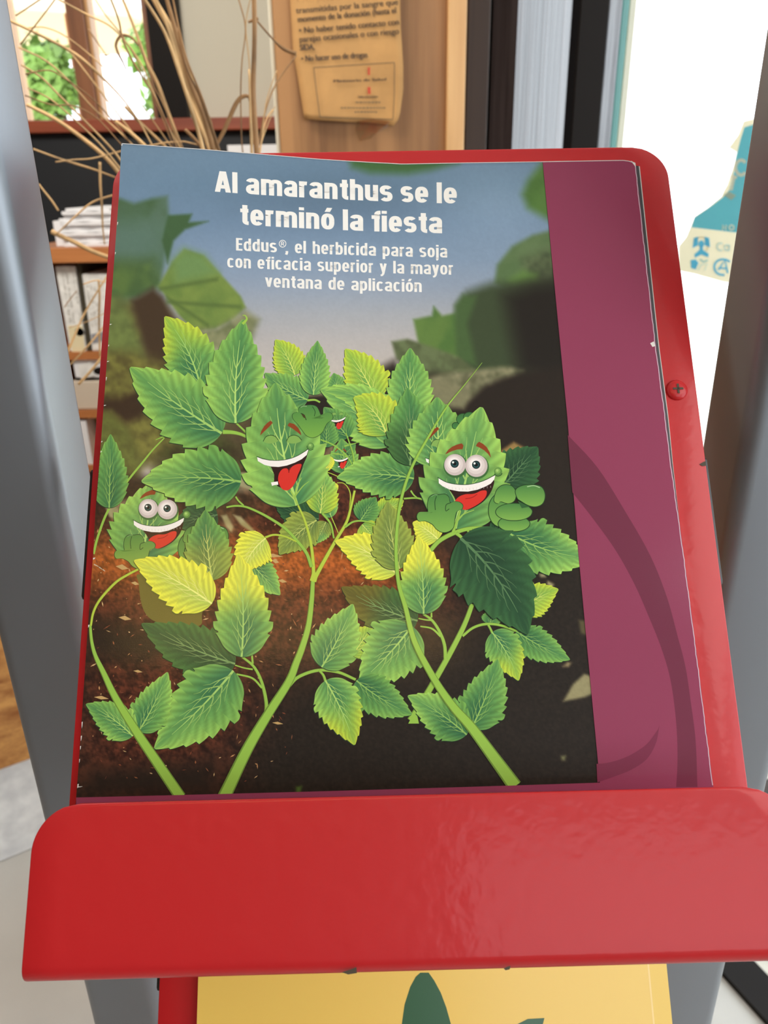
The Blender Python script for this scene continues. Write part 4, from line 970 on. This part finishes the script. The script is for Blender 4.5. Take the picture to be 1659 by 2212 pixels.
# stems of the middle plant
stem([(676, 1255), (677, 1230), (672, 1177), (659, 1127), (643, 1090)], [9, 8, 6, 4], STEMY)
stem([(673, 1225), (662, 1195), (641, 1168), (615, 1141), (580, 1118), (553, 1104), (530, 1095), (508, 1093), (489, 1096)], [8, 7, 5, 4]); stem([(526, 1092), (515, 1082), (509, 1073)], [4, 4])
stem([(573, 1161), (592, 1155.5), (615, 1159), (640, 1170)], [5, 4], STEMY)
stem([(682, 1245), (700, 1212), (725, 1168), (748, 1129), (758, 1095), (766, 1060)], [10, 8, 6, 5], STEMY)
stem([(766, 1008), (762, 980), (754, 955), (747, 936)], [4, 3, 2.5])
stem([(696, 1109), (714, 1132), (721, 1163)], [5, 4]); stem([(745, 1139), (764, 1127), (787, 1126), (813, 1133)], [5, 3])
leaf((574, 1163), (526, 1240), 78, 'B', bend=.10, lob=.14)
# laughing face in the middle
leaf((642, 1092), (595, 828), 172, 'L', 'G', bend=-.035, teeth=9, lob=.06, flip=-1); T5 = lambda x, y: None
T = Map(0, 0, 500, 700, 1 / 4.608); laugh_face(T); wave_hand(T); iline([(643, 1091), (636, 1075), (628, 1060)], [5, 3], (160, 196, 84)); iline([(637, 1078), (641, 1052), (652, 1032)], [4, 1.5], (150, 190, 84)); iline([(639, 1070), (655, 1050), (668, 1040)], [3, 1], (150, 190, 84))
# leaf on the left and the small face below it
Tm = Map(562, 1052, 320.4, 1098.4, .2575)
leaf((470, 1112), (380, 1130), 80, 'T')
leaf((308, 1214), (330, 1040), 152, 'G', 'L', teeth=9, flip=-1); eyes_face(Tm); palm_hand(Tm, (84, 136, 66), (150, 176, 76)); fist_hand(Tm, (78, 128, 64), (120, 160, 72))
leaf((521, 1041), (306, 1040), 124, 'M', 'L', bend=.04, lob=.12)
stem([(196, 1352), (202, 1322), (217, 1294), (249, 1259), (275, 1242), (300, 1229)], [5, 6, 5], STEMY)
leaf((459, 1254), (444, 1102), 96, 'O', 'M', bend=-.02)
leaf((370, 1352), (360, 1250), 0.1, 'V')
ipoly([(300, 1262), (306, 1240), (430, 1275), (436, 1330), (430, 1352), (380, 1352), (330, 1340), (308, 1312)], (112, 104, 46), 4)
leaf((508, 1434), (306, 1347), 104, 'D', 'D', bend=-.03); 
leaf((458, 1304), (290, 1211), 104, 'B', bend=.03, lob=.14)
stem([(574, 1549), (575, 1517), (565, 1473), (548, 1440), (522, 1418)], [9, 7, 5]); iline([(546, 1446), (528, 1443), (508, 1437)], [3.5, 2.5], STEM); iline([(566, 1486), (545, 1465), (511, 1456)], [4.5, 3.5], STEM); iline([(546, 1434), (545, 1407), (557, 1386)], [4.5, 2], STEM)
leaf((522, 1419), (515, 1196), 112, 'G', 'B', bend=.03, lob=.10, flip=-1)
leaf((504, 1449), (334, 1617), 132, 'G', 'L', bend=-.03, lob=.14, flip=-1)
leaf((300, 1579), (362, 1452), 76, 'G', 'L', bend=.03, lob=.14); leaf((287, 1590), (186, 1521), 72, 'L', 'G', bend=.05, lob=.14)
stem([(390, 1722), (340, 1648), (293, 1578), (250, 1508), (224, 1454), (206, 1416), (198, 1385), (195, 1352)], [25, 21, 14, 8, 6])
# right part of the middle plant
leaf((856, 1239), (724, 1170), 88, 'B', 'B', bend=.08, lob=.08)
leaf((894, 1034), (728, 1032), 92, 'M', 'L', bend=.05, lob=.10)
leaf((863, 1229), (838, 1084), 88, 'O', 'O', bend=-.03, lob=.08)
stem([(872, 1077), (901, 1076), (923, 1083)], [4, 4]); stem([(887, 1060), (893, 1069), (900, 1075)], [4, 3])
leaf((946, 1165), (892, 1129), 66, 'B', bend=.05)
leaf((886, 1006), (880, 838), 98, 'D', 'M', bend=.02, lob=.10, flip=-1)
# the pair of faces on the right
leaf((948, 1010), (944, 859), 128, 'L', 'G'); T = Map(258, 1328, 919.8, 990.8, .187); laugh_face(T)
for x, y, r in ((985, 920, 10), (1000, 906, 16), (1014, 902, 15), (1040, 916, 12)): smooth_shape(Map(0, 0, x, y, .29), arc(0, 0, r * 3.2, r * 2.8, 0, 340, 12), (60, 110, 58), OUT, 5)
leaf((1090, 1046), (1161, 966), 96, 'T', teeth=8); leaf((1060, 1150), (1130, 1120), 50, 'T')
leaf((983, 1142), (1040, 880), 176, 'G', 'L', bend=.0, teeth=9, flip=1, lob=.05)
stem([(1101, 1154), (1066, 1144), (1026, 1141), (990, 1148), (951, 1167), (929, 1190)], [6, 8, 10, 10]); stem([(985, 1152), (993, 1158), (1000, 1165)], [8, 7]); stem([(1010, 1146), (1017, 1158)], [5, 5]); stem([(1022, 1142), (1025, 1157)], [5, 4])
stem([(978, 1151), (986, 1128), (994, 1104)], [7, 4])
leaf((1101, 1153), (1282, 1206), 104, 'M', 'L', bend=.06, lob=.16, clip=True)
T6 = Map(0, 0, 820, 700, 1 / 3.456); eyes_face(T6); palm_hand(T6); fist_hand(T6)
iline([(986, 1128), (1000, 1112), (1024, 1102)], [4, 1.5], (150, 190, 84))
# lower right
leaf((1124, 1318), (1206, 1273), 70, 'Y', 'Y', bend=-.05); leaf((1058, 1348), (1066, 1318), 40, 'M')
stem([(999, 1374), (1022, 1356), (1050, 1348), (1082, 1351), (1118, 1364)], [6, 6, 5]); stem([(1054, 1349), (1059, 1358), (1063, 1367)], [5, 5])
leaf((1116, 1364), (1231, 1425), 66, 'M', 'G', bend=.03, lob=.12)
leaf((1063, 1366), (1120, 1470), 74, 'G', 'Y', bend=-.05, lob=.10); 
stem([(886, 1556), (900, 1535), (924, 1496), (940, 1468), (970, 1415), (994, 1369), (1008, 1338), (1020, 1305)], [14, 14, 12, 10])
leaf((995, 1163), (1139, 1370), 160, 'T', 'T', bend=-.06, teeth=8, lob=.14)
stem([(962, 1424), (960, 1393), (949, 1364), (933, 1340), (914, 1326)], [8, 7, 5]); iline([(934, 1340), (920, 1339), (904, 1336)], [3.5, 2.5], STEM); iline([(952, 1375), (933, 1358), (908, 1353)], [4.5, 3], STEM); iline([(932, 1334), (933, 1312), (943, 1290)], [4, 2], STEM)
leaf((915, 1326), (903, 1158), 94, 'G', 'B', bend=.02, lob=.06, flip=-1)
stem([(623, 1483), (645, 1462), (687, 1448), (730, 1452), (768, 1468)], [8, 7, 6]); stem([(689, 1448), (698, 1458), (703, 1471)], [5, 6])
leaf((695, 1441), (762, 1305), 96, 'G', 'L', bend=.03, lob=.06)
leaf((890, 1352), (776, 1474), 122, 'G', 'L', bend=-.03, lob=.16, flip=-1)
leaf((770, 1470), (890, 1543), 80, 'M', 'G', bend=.04, lob=.08); leaf((703, 1470), (766, 1609), 92, 'L', 'Y', bend=-.03, lob=.10)
ipoly([(882, 1563), (905, 1563), (900, 1540), (893, 1541)], STEM)
leaf((1019, 1572), (1075, 1424), 92, 'M', 'G', bend=.03, lob=.14); leaf((1008, 1587), (881, 1503), 86, 'M', 'L', bend=.04, lob=.14)
stem([(484, 1722), (533, 1621), (577, 1546), (623, 1474), (640, 1432), (653, 1398), (666, 1353), (673, 1300), (676, 1252)], [29, 22, 17, 15, 12, 9])
ipoly([(669, 1254), (676, 1234), (688, 1240), (683, 1258)], STEMY)
stem([(1112, 1698), (1068, 1638), (1018, 1571), (979, 1527), (940, 1471), (896, 1388), (876, 1313), (861, 1260), (855, 1189), (861, 1109), (874, 1051), (895, 998), (930, 936), (965, 879), (1003, 832), (1041, 784)], [31, 26, 21, 18, 14, 11, 9, 8, 7, 6.5, 6, 4, 2, .8])

# ---- headline lettering: heavy condensed strokes
def q_arc(cx, cy, rx, ry, a0, a1, n=14, p=2.5):
    out = []
    for a in np.linspace(math.radians(a0), math.radians(a1), n):
        c, s = math.cos(a), math.sin(a); out.append((cx + rx * math.copysign(abs(c) ** (2 / p), c), cy + ry * math.copysign(abs(s) ** (2 / p), s)))
    return out
XH = .77
def glyphs(tx, ty, w):
    L, R = tx / 2, w - tx / 2; Cc = w / 2; B, Tt = ty / 2, XH - ty / 2; M_ = XH / 2; rx = (R - L) / 2; ry = (Tt - B) / 2
    bowl = q_arc(Cc, M_, rx, ry, 0, 360, 40)
    arch = [(L, M_ - .1), (L, Tt - rx * .9)] + q_arc(Cc, Tt - rx * .95, rx, rx * .95, 180, 0, 14)[1:] + [(R, 0)]
    g = {}
    g['o'] = (w, [bowl]); g['c'] = (w * .96, [q_arc(Cc, M_, rx, ry, 42, 318, 30)])
    g['e'] = (w, [[(R + tx * .45, M_ - .02), (L, M_ - .02)], q_arc(Cc, M_, rx, ry, -4, 318, 34)])
    g['n'] = (w, [[(L, 0), (L, XH)], arch]); g['h'] = (w, [[(L, 0), (L, 1)], arch]); g['u'] = (w, [[(R, 0), (R, XH)], [(L, XH)] + q_arc(Cc, B + rx * .95, rx, rx * .95, 180, 360, 14) + [(R, M_ + .1)]])
    d = R - L; arch2 = [(x + d, y) for x, y in arch]
    g['m'] = (w + d, [[(L, 0), (L, XH)], arch, arch2]); g['r'] = (w * .64, [[(L, 0), (L, XH)], [(L, M_ - .1), (L, Tt - rx * .9)] + q_arc(Cc, Tt - rx * .95, rx, rx * .95, 180, 75, 9)])
    g['a'] = (w, [[(R, 0), (R, Tt - rx * .8)] + q_arc(Cc, Tt - rx * .8, rx, rx * .8, 0, 165, 14), q_arc(Cc, B + .145, rx, .145, 90, 360, 18) + [(R, B + .2)], [(Cc - .01, B + .29), (R, B + .33)]])
    g['d'] = (w, [bowl, [(R, 0), (R, 1)]]); g['b'] = (w, [bowl, [(L, 0), (L, 1)]]); g['p'] = (w, [bowl, [(L, -.25), (L, XH)]])
    sx = rx * .95
    g['s'] = (w * .94, [q_arc(Cc - .02, Tt - .148, sx, .148, 28, 255, 18) + q_arc(Cc - .02, B + .152, sx, .152, 75, -150, 18)])
    l2 = tx * 1.0
    g['t'] = (w * .66, [[(l2, .95), (l2, .22)] + q_arc(l2 + .15, .2, .15, .2 - B, 180, 275, 8), [(tx * .1, Tt), (w * .66, Tt)]])
    g['f'] = (w * .62, [[(l2, 0), (l2, .8)] + q_arc(l2 + .15, .8, .15, .2 - B, 180, 85, 8), [(0, Tt), (w * .62, Tt)]])
    g['i'] = (tx, [[(L, 0), (L, XH)], [(L, .86), (L, 1.0)]]); g['l'] = (tx, [[(L, 0), (L, 1)]]); g['j'] = (tx, [[(L, XH), (L, -.08)] + q_arc(L - .12, -.08, .12, .12, 0, -80, 7), [(L, .86), (L, 1.0)]])
    g['v'] = (w * .96, [[(L * .9, XH), (Cc, .02)], [(w * .96 - L * .9, XH), (Cc, .02)]]); g['y'] = (w * .96, [[(L * .9, XH), (Cc, .06)], [(w * .96 - L * .9, XH), (Cc - .02, -.06), (Cc - .1, -.17), (L * .6, -.19)]])
    g['A'] = (w * 1.16, [[(L * .85, 0), (w * .58 - tx * .12, 1)], [(w * 1.16 - L * .85, 0), (w * .58 + tx * .12, 1)], [(w * .25, .26), (w * .9, .26)]])
    g['E'] = (w * .86, [[(L, 0), (L, 1)], [(L, B), (w * .86, B)], [(L, .52), (w * .82, .52)], [(L, 1 - B), (w * .86, 1 - B)]])
    g['\u00f3'] = (w, [bowl, [(Cc - .02, .84), (Cc + .09, 1.04)]]); g[','] = (tx, [[(L, .14), (L, 0), (L - .06, -.15)]])
    g['\u00ae'] = None
    return g
def setline(txt, p0, p1, cap, tx, ty, w, gap, space, sag=0.0, col=(240, 236, 230)):
    g = glyphs(tx, ty, w); x = 0; items = []
    for ch in txt:
        if ch == ' ': x += space; continue
        items.append((x, g[ch])); x += g[ch][0] + gap
    tot = x - gap; p0 = np.array(p0, float); p1 = np.array(p1, float); d = p1 - p0; up = np.array([-.008, -1.0]) * cap; begin()
    for x, (gw, strokes) in items:
        for s in strokes:
            s2 = len(s) == 2; sp = [np.array(s[0], float)]
            for b_ in s[1:]:
                b_ = np.array(b_, float); a_ = sp[-1]; k_ = max(1, int(np.hypot(*(b_ - a_)) / .09)); sp += [a_ + (b_ - a_) * i / k_ for i in range(1, k_ + 1)]
            P = np.array(sp) + np.array([x, 0]); t = np.gradient(P, axis=0) if len(P) > 2 else np.repeat(P[1:] - P[:1], 2, 0)
            t /= np.linalg.norm(t, axis=1)[:, None] + 1e-9; n = np.stack([-t[:, 1], t[:, 0]], 1); off = n * np.array([tx / 2, ty / 2])
            if s2 and abs(t[0, 0]) > .05 and abs(t[0, 1]) > .3: off = np.repeat([[tx / 2 * 1.02, 0]], len(P), 0) * (1 if n[0, 0] > 0 else -1)
            Q = np.vstack([P + off, P - off]); m = len(P); f = Q[:, :1] / tot
            px = p0 + d * f + up * Q[:, 1:] + np.hstack([0 * f, 4 * sag * f * (1 - f)])
            addink(px, [(i, i + 1, m + i + 1, m + i) for i in range(m - 1)], col)
    end()
setline('Al amaranthus se le', (465, 414), (987, 440), 45, .235, .175, .60, .085, .30, 3.4)
setline('termin\u00f3 la fiesta', (518, 485), (955, 504), 45, .235, .175, .60, .085, .30, 2.5)
setline('Eddus', (510, 541), (598, 545.5), 27, .20, .14, .56, .10, .3)
iline(arc(610.5, 526.5, 7.2, 7.4, 0, 375, 30), 1.5, (240, 236, 230)); iline([(608, 530.5), (608, 522.5)], 1.6, (240, 236, 230), 2); iline(arc(609, 524.8, 4.2, 2.4, -100, 100, 8), 1.4, (240, 236, 230)); iline([(610.5, 527), (613.5, 530.5)], 1.6, (240, 236, 230), 2)
setline(', el herbicida para soja', (617, 546), (966, 556.5), 27, .20, .14, .56, .10, .42, .8)
setline('con eficacia superior y la mayor', (491, 577.7), (979, 593.6), 27, .20, .14, .56, .10, .42, 1.5)
setline('ventana de aplicaci\u00f3n', (573, 620), (911, 631), 27, .20, .14, .56, .10, .42, 1)

# ---- purple side band and foot band, with its darker printed swirl
PU, PD_ = (142, 60, 88), (112, 46, 68)
ty_ = np.linspace(0, 1, 90); sx_ = np.linspace(0, 1, 14); PB = []
for t in ty_:
    x, y = outline(sx_, np.full(14, t)); s0 = (axr(y[8]) - el(y[8])) / (er(y[8]) - el(y[8])); ss = s0 + (1 - s0) * sx_
    x, y = outline(ss, np.full(14, t)); PB += list(zip(x, y))
addink(PB, [(j * 14 + i, j * 14 + i + 1, (j + 1) * 14 + i + 1, (j + 1) * 14 + i) for j in range(89) for i in range(13)], PU)
FB = []
for x in np.linspace(165, 1296, 30): yb_ = np.interp(x, [170, 395, 700, 1000, 1296], [1722.5, 1717, 1709, 1700, 1690.5]); FB += [(x, yb_), (x, yb_ + 90)]
addink(FB, [(2 * i, 2 * i + 2, 2 * i + 3, 2 * i + 1) for i in range(29)], PU)
oa = spline([(1226, 940), (1290, 1010), (1350, 1105), (1404, 1200), (1440, 1290), (1462, 1370), (1480, 1440), (1492, 1520), (1502, 1600), (1506, 1700)], 5)
ia = spline([(1236, 1064), (1280, 1120), (1330, 1190), (1370, 1262), (1400, 1330), (1428, 1400), (1448, 1470), (1460, 1560), (1463, 1640), (1460, 1700)], 5)
m_ = len(oa); addink(np.vstack([oa, ia]), [(i, i + 1, m_ + i + 1, m_ + i) for i in range(m_ - 1)], PD_)
oa = spline([(1424, 1566), (1416, 1606), (1396, 1640), (1364, 1662), (1330, 1676), (1290, 1690)], 5); ia = spline([(1421, 1575), (1398, 1606), (1370, 1626), (1340, 1640), (1310, 1648), (1288, 1650)], 5)
m_ = len(oa); addink(np.vstack([oa, ia]), [(i, i + 1, m_ + i + 1, m_ + i) for i in range(m_ - 1)], (122, 48, 74))
# worn white paper at the edges and the little crease on the spine
WE = (226, 222, 216)
for y, w, h in ((312, 3, 3), (480, 2, 7), (545, 2, 5), (700, 5, 2), (745, 2, 4), (780, 5, 2), (815, 2, 8), (875, 5, 2), (953, 3, 3), (975, 4, 2), (1205, 5, 4), (1350, 3, 6), (1560, 2, 14), (1590, 2.5, 11), (1612, 2, 8), (1640, 1.5, 8), (1694, 3, 9), (1699, 12, 2)):
    x = float(el(y)) + .6; ipoly([(x, y), (x + w, y - h * .1), (x + w * .6, y + h * .6), (x, y + h)], WE)
for a, b in (((203, 1219), (213, 1224)), ((214, 1225), (221, 1230)), ((222, 1230), (227, 1234))): iline([a, b], [2.4, 1.2], (200, 186, 160), 2)
ed = [(x, y) for y in np.linspace(352, 1696, 120) for x in (float(er(y)) - 1.5 + .8 * math.sin(y * .37) * math.sin(y * .11),)]
iline(ed, 1.6, (206, 186, 200), 1); ipoly([(1362, 348), (1372, 353), (1373, 362), (1366, 353)], WE); ipoly([(1404, 742), (1412, 738), (1415, 748), (1409, 750)], WE)
iline([(x, float(etop(x)) + .8) for x in np.linspace(264, 1368, 100)], 1.5, (206, 204, 202), 1)

V, Fc, C_ = flush(); cov = mk('front_cover', V, Fc, m_cover, mg, True, C_)
# sheets and page block under the cover
def sheet(name, off0, off1, grow_r, grow_l, mat, NXs=24, NYs=40, top=0.0):
    V = []; Fc = []
    for off in (off0, off1):
        for j in range(NYs + 1):
            t = np.full(NXs + 1, j / NYs); x, y = outline(np.linspace(0, 1, NXs + 1), t); yy = y.mean()
            s = np.linspace(0, 1, NXs + 1); x = x + s * np.interp(yy, [340, 900, 1200], [grow_r, grow_r * .8, .5]) + (1 - s) * grow_l
            if top: y = y + top * (1 - j / NYs) ** 6
            V += list(page(x, y, off))
    n = NXs + 1; N_ = n * (NYs + 1)
    for j in range(NYs):
        for i in range(NXs):
            a = j * n + i; Fc += [(a, a + 1, a + n + 1, a + n), (N_ + a, N_ + a + n, N_ + a + n + 1, N_ + a + 1)]
    rim = [i for i in range(n)] + [j * n + NXs for j in range(1, NYs + 1)] + [NYs * n + i for i in range(NXs - 1, -1, -1)] + [j * n for j in range(NYs - 1, 0, -1)]
    for k in range(len(rim)): a, b = rim[k], rim[(k + 1) % len(rim)]; Fc.append((a, b, N_ + b, N_ + a))
    return fixn(mk(name, V, Fc, mat, mg))
sheet('cover_stock', -.00005, -.00022, 0, 0, m_page)
o = sheet('inner_page', -.0004, -.0005, 8.0, .6, m_dpage, top=4); o['label'] = 'dark inner page edge'
sheet('page_block', -.0006, -.0026, 10.5, .6, m_page, top=4)

# ------------------------------------------------------------------ dried grass in front of the window
vb = at(520, 640, .86)
gr = empty('dried_grass', (vb[0], vb[1], 0), 'bunch of dry straw coloured grass stalks behind the magazine at top left', 'dried grass')
prof = [(.0, .0), (.075, .0), (.085, .02), (.085, vb[2] - .22), (.07, vb[2] - .12), (.05, vb[2] - .08), (.052, vb[2] - .06), (.045, vb[2] - .06), (.043, vb[2] - .2), (0, vb[2] - .2)]
V = []; Fc = []
for r, z in prof:
    for k in range(24): w = 2 * math.pi * k / 24; V.append((vb[0] + r * math.cos(w), vb[1] + r * math.sin(w), z))
for j in range(len(prof) - 1):
    for k in range(24): Fc.append((j * 24 + k, j * 24 + (k + 1) % 24, (j + 1) * 24 + (k + 1) % 24, (j + 1) * 24 + k))
mk('vase', V, Fc, m_clay, gr, True)
rg = random.Random(5)
def stalk(pts, w, Y=None, root=True, mat=None, dY=0.0, name='stalk', flat=False):
    root = root and pts[-1][1] > 285
    Y = Y if Y else rg.uniform(.76, .96); pts = [tuple(p) for p in pts]
    n0 = len(pts)
    P = [at(x, y, Y + dY * i / max(1, n0 - 1)) for i, (x, y) in enumerate(pts)]
    Q = spline(P, 7); sc = (Y) / F / 2 / .92; ww = np.asarray(w if np.ndim(w) else [w, w], float); R = np.interp(np.linspace(0, 1, len(Q)), np.linspace(0, 1, len(ww)), ww) * sc * .8
    if root:
        e = P[-1]; t = P[-1] - P[-2]; t /= np.linalg.norm(t); d = np.linalg.norm(vb - e)
        ex = spline([P[-2], e, e + t * d * .4 + (vb - e) * .15, vb + np.array([rg.uniform(-.02, .02), rg.uniform(-.02, .02), -.02]), vb + np.array([rg.uniform(-.02, .02), rg.uniform(-.02, .02), -.24])], 6)[7:]
        Q = np.vstack([Q, ex]); R = np.concatenate([R, np.full(len(ex), R[-1])])
    if flat:                                  # dry blade: a folded strip with two faces
        V = []; Fc = []
        for i in range(len(Q)):
            t = Q[min(i + 1, len(Q) - 1)] - Q[max(i - 1, 0)]; s = np.cross(t, Q[i] - CAM); s /= np.linalg.norm(s) + 1e-9; b = np.cross(s, t); b /= np.linalg.norm(b) + 1e-9
            V += [Q[i] - s * R[i], Q[i] + b * R[i] * .35, Q[i] + s * R[i], Q[i] + b * R[i] * .1]
        for i in range(len(Q) - 1):
            for k in range(4): Fc.append((4 * i + k, 4 * i + (k + 1) % 4, 4 * i + 4 + (k + 1) % 4, 4 * i + 4 + k))
        Fc += [(3, 2, 1, 0), tuple(range(4 * len(Q) - 4, 4 * len(Q)))]
    else:
        bump_ = R * (1 + 0 * R); V, Fc = tube_data(Q, bump_, 6)
    mk(name, V, Fc, mat or rg.choice([m_straw, m_straw, m_straw2]), gr, True)
S_, B2 = m_straw, m_straw2
for pts, w, mt in (
  ([(20, 44), (95, 80), (160, 115), (205, 152), (260, 208), (300, 262), (330, 316), (350, 350)], [6, 7, 4, 4], S_),
  ([(58, 226), (120, 258), (180, 300), (230, 342), (262, 380)], [8, 10, 12], S_),
  ([(316, -30), (345, 20), (372, 70), (394, 130), (418, 200), (444, 270), (470, 340)], [10, 16, 20, 22], S_),
  ([(352, -30), (372, 40), (392, 110), (412, 180), (440, 250), (462, 330)], [8, 12, 12], B2),
  ([(330, -20), (362, 60), (380, 120), (400, 190), (425, 250), (455, 330)], [5, 8, 10], S_),
  ([(300, -20), (345, 50), (365, 92), (385, 150), (405, 210), (430, 290), (440, 330)], [7, 8, 9], S_),
  ([(258, -20), (290, 60), (315, 130), (340, 180), (362, 240), (388, 310), (396, 330)], [6, 8, 9, 10], S_),
  ([(110, -10), (185, 30), (245, 62), (300, 130), (332, 200), (362, 270), (395, 330)], [4, 4, 3], S_),
  ([(200, -10), (230, 35), (260, 72), (290, 120), (318, 178), (345, 240), (376, 320)], [3, 3, 3], B2),
  ([(236, -10), (250, 25), (258, 50), (264, 80), (280, 120), (310, 170), (340, 220), (370, 290), (385, 325)], [4, 5, 3], B2),
  ([(34, 34), (85, 0), (120, -24)], [3, 3], B2), ([(44, 96), (80, 50), (118, 0), (130, -20)], [3, 3], B2),
  ([(40, 102), (100, 132), (150, 176), (200, 232), (255, 282), (300, 326)], [4, 4, 3], S_),
  ([(46, 140), (90, 168), (130, 208), (190, 268), (240, 320), (262, 348)], [4, 5, 6], S_),
  ([(54, 206), (110, 226), (160, 229), (210, 256), (262, 312)], [3, 3, 3], B2),
  ([(60, 190), (110, 215), (165, 262), (215, 310), (258, 362)], [3, 4, 5], S_),
  ([(72, 322), (135, 345), (200, 365), (262, 388)], [4, 5, 4], S_), ([(120, 350), (160, 345), (200, 342), (264, 326)], [3, 3, 3], S_),
  ([(55, 160), (105, 152), (140, 170), (190, 205), (235, 250), (290, 320)], [3, 3, 3], B2),
  ([(150, 110), (200, 175), (250, 240), (305, 312)], [4, 4, 5], S_), ([(300, 90), (330, 180), (350, 220), (385, 300)], [3, 3, 3], B2),
  ([(60, 60), (100, 60), (150, 84), (230, 150), (300, 220), (365, 310)], [3, 3, 3], S_),
  ([(370, -20), (386, 60), (404, 130), (436, 210), (458, 275), (476, 330)], [4, 5, 5], B2), ([(384, 60), (400, 140), (428, 200), (446, 250), (470, 320)], [4, 5, 5], B2),
  ([(410, 150), (430, 196), (446, 240), (456, 262), (462, 300)], [3, 4, 3], B2), ([(190, 62), (232, 124), (248, 160)], [3, 2], B2), ([(225, 120), (236, 118)], [2, 2], B2),
  ([(250, 262), (280, 285), (310, 312), (330, 335)], [8, 9, 10], S_), ([(270, 230), (300, 262), (340, 300), (370, 330)], [8, 7, 7], S_), ([(400, 280), (420, 300), (446, 330)], [8, 8, 8], B2),
  ([(548, -30), (550, 60), (549, 120), (547, 200), (552, 290), (556, 345)], [10, 10, 12, 13], B2), ([(538, 150), (541, 250), (544, 340)], [4, 5, 6], S_),
  ([(512, -14), (530, 58), (523, 130), (520, 200), (522, 300), (526, 340)], [3, 3, 3], B2), ([(543, -14), (531, 55), (538, 130), (542, 200), (545, 300)], [2.5, 3, 3], S_),
  ([(640, 120), (600, 175), (576, 230), (561, 300), (556, 340)], [3, 4, 4], B2),
  ([(594, 230), (576, 275), (564, 310), (560, 340)], [2, 3, 3], S_), ([(598, 152), (584, 190), (573, 232), (566, 300)], [2, 2.5, 2], S_), ([(590, 236), (574, 262), (562, 320)], [3, 3, 3], S_)):
    stalk(pts, w, mat=mt)
for pts, w, mt in (([(216, 350), (217, 400), (220, 440), (222, 490), (226, 528)], [6, 5, 3], S_), ([(84, 398), (97, 415), (112, 434), (126, 455)], [4, 5, 5], S_),
  ([(112, 500), (125, 507), (160, 523), (200, 543), (246, 560)], [13, 12, 12, 11], S_), ([(122, 506), (160, 470), (200, 437), (250, 420)], [3, 4, 4], S_),
  ([(138, 780), (160, 728), (180, 682), (215, 622), (245, 578)], [8, 5, 4, 4], S_), ([(142, 797), (190, 747), (235, 692), (250, 670)], [4, 4, 4], S_), ([(170, 830), (200, 797), (228, 760), (246, 730)], [7, 6, 5], S_),
  ([(213, 604), (215, 640), (214, 690), (216, 770)], [5, 5, 5], S_), ([(139, 664), (150, 648), (166, 628)], [2, 2], B2), ([(180, 614), (205, 606), (220, 608), (244, 612)], [3, 3, 2], S_), ([(150, 708), (190, 694), (236, 672)], [2, 2], S_)):
    stalk(pts, w, Y=rg.uniform(.8, .95), root=False, mat=mt)
stalk([(281, 176), (268, 140), (254, 112), (251, 94), (262, 77), (282, 80), (300, 98)], [1.5, 6, 6, 4], .86, False, B2, name='dry_blade', flat=True)
stalk([(463, 320), (484, 282), (504, 236), (514, 218), (524, 209), (537, 209), (541, 228)], [8, 10, 9, 4], .88, False, B2, name='dry_blade', flat=True)
stalk([(640, 116), (622, 110), (604, 99), (580, 74), (556, 46)], [9, 8, 4, 4], .88, False, B2, name='seed_head')
stalk([(536, 48), (546, 44), (558, 40)], [5, 7, 6], .875, False, B2, name='node')
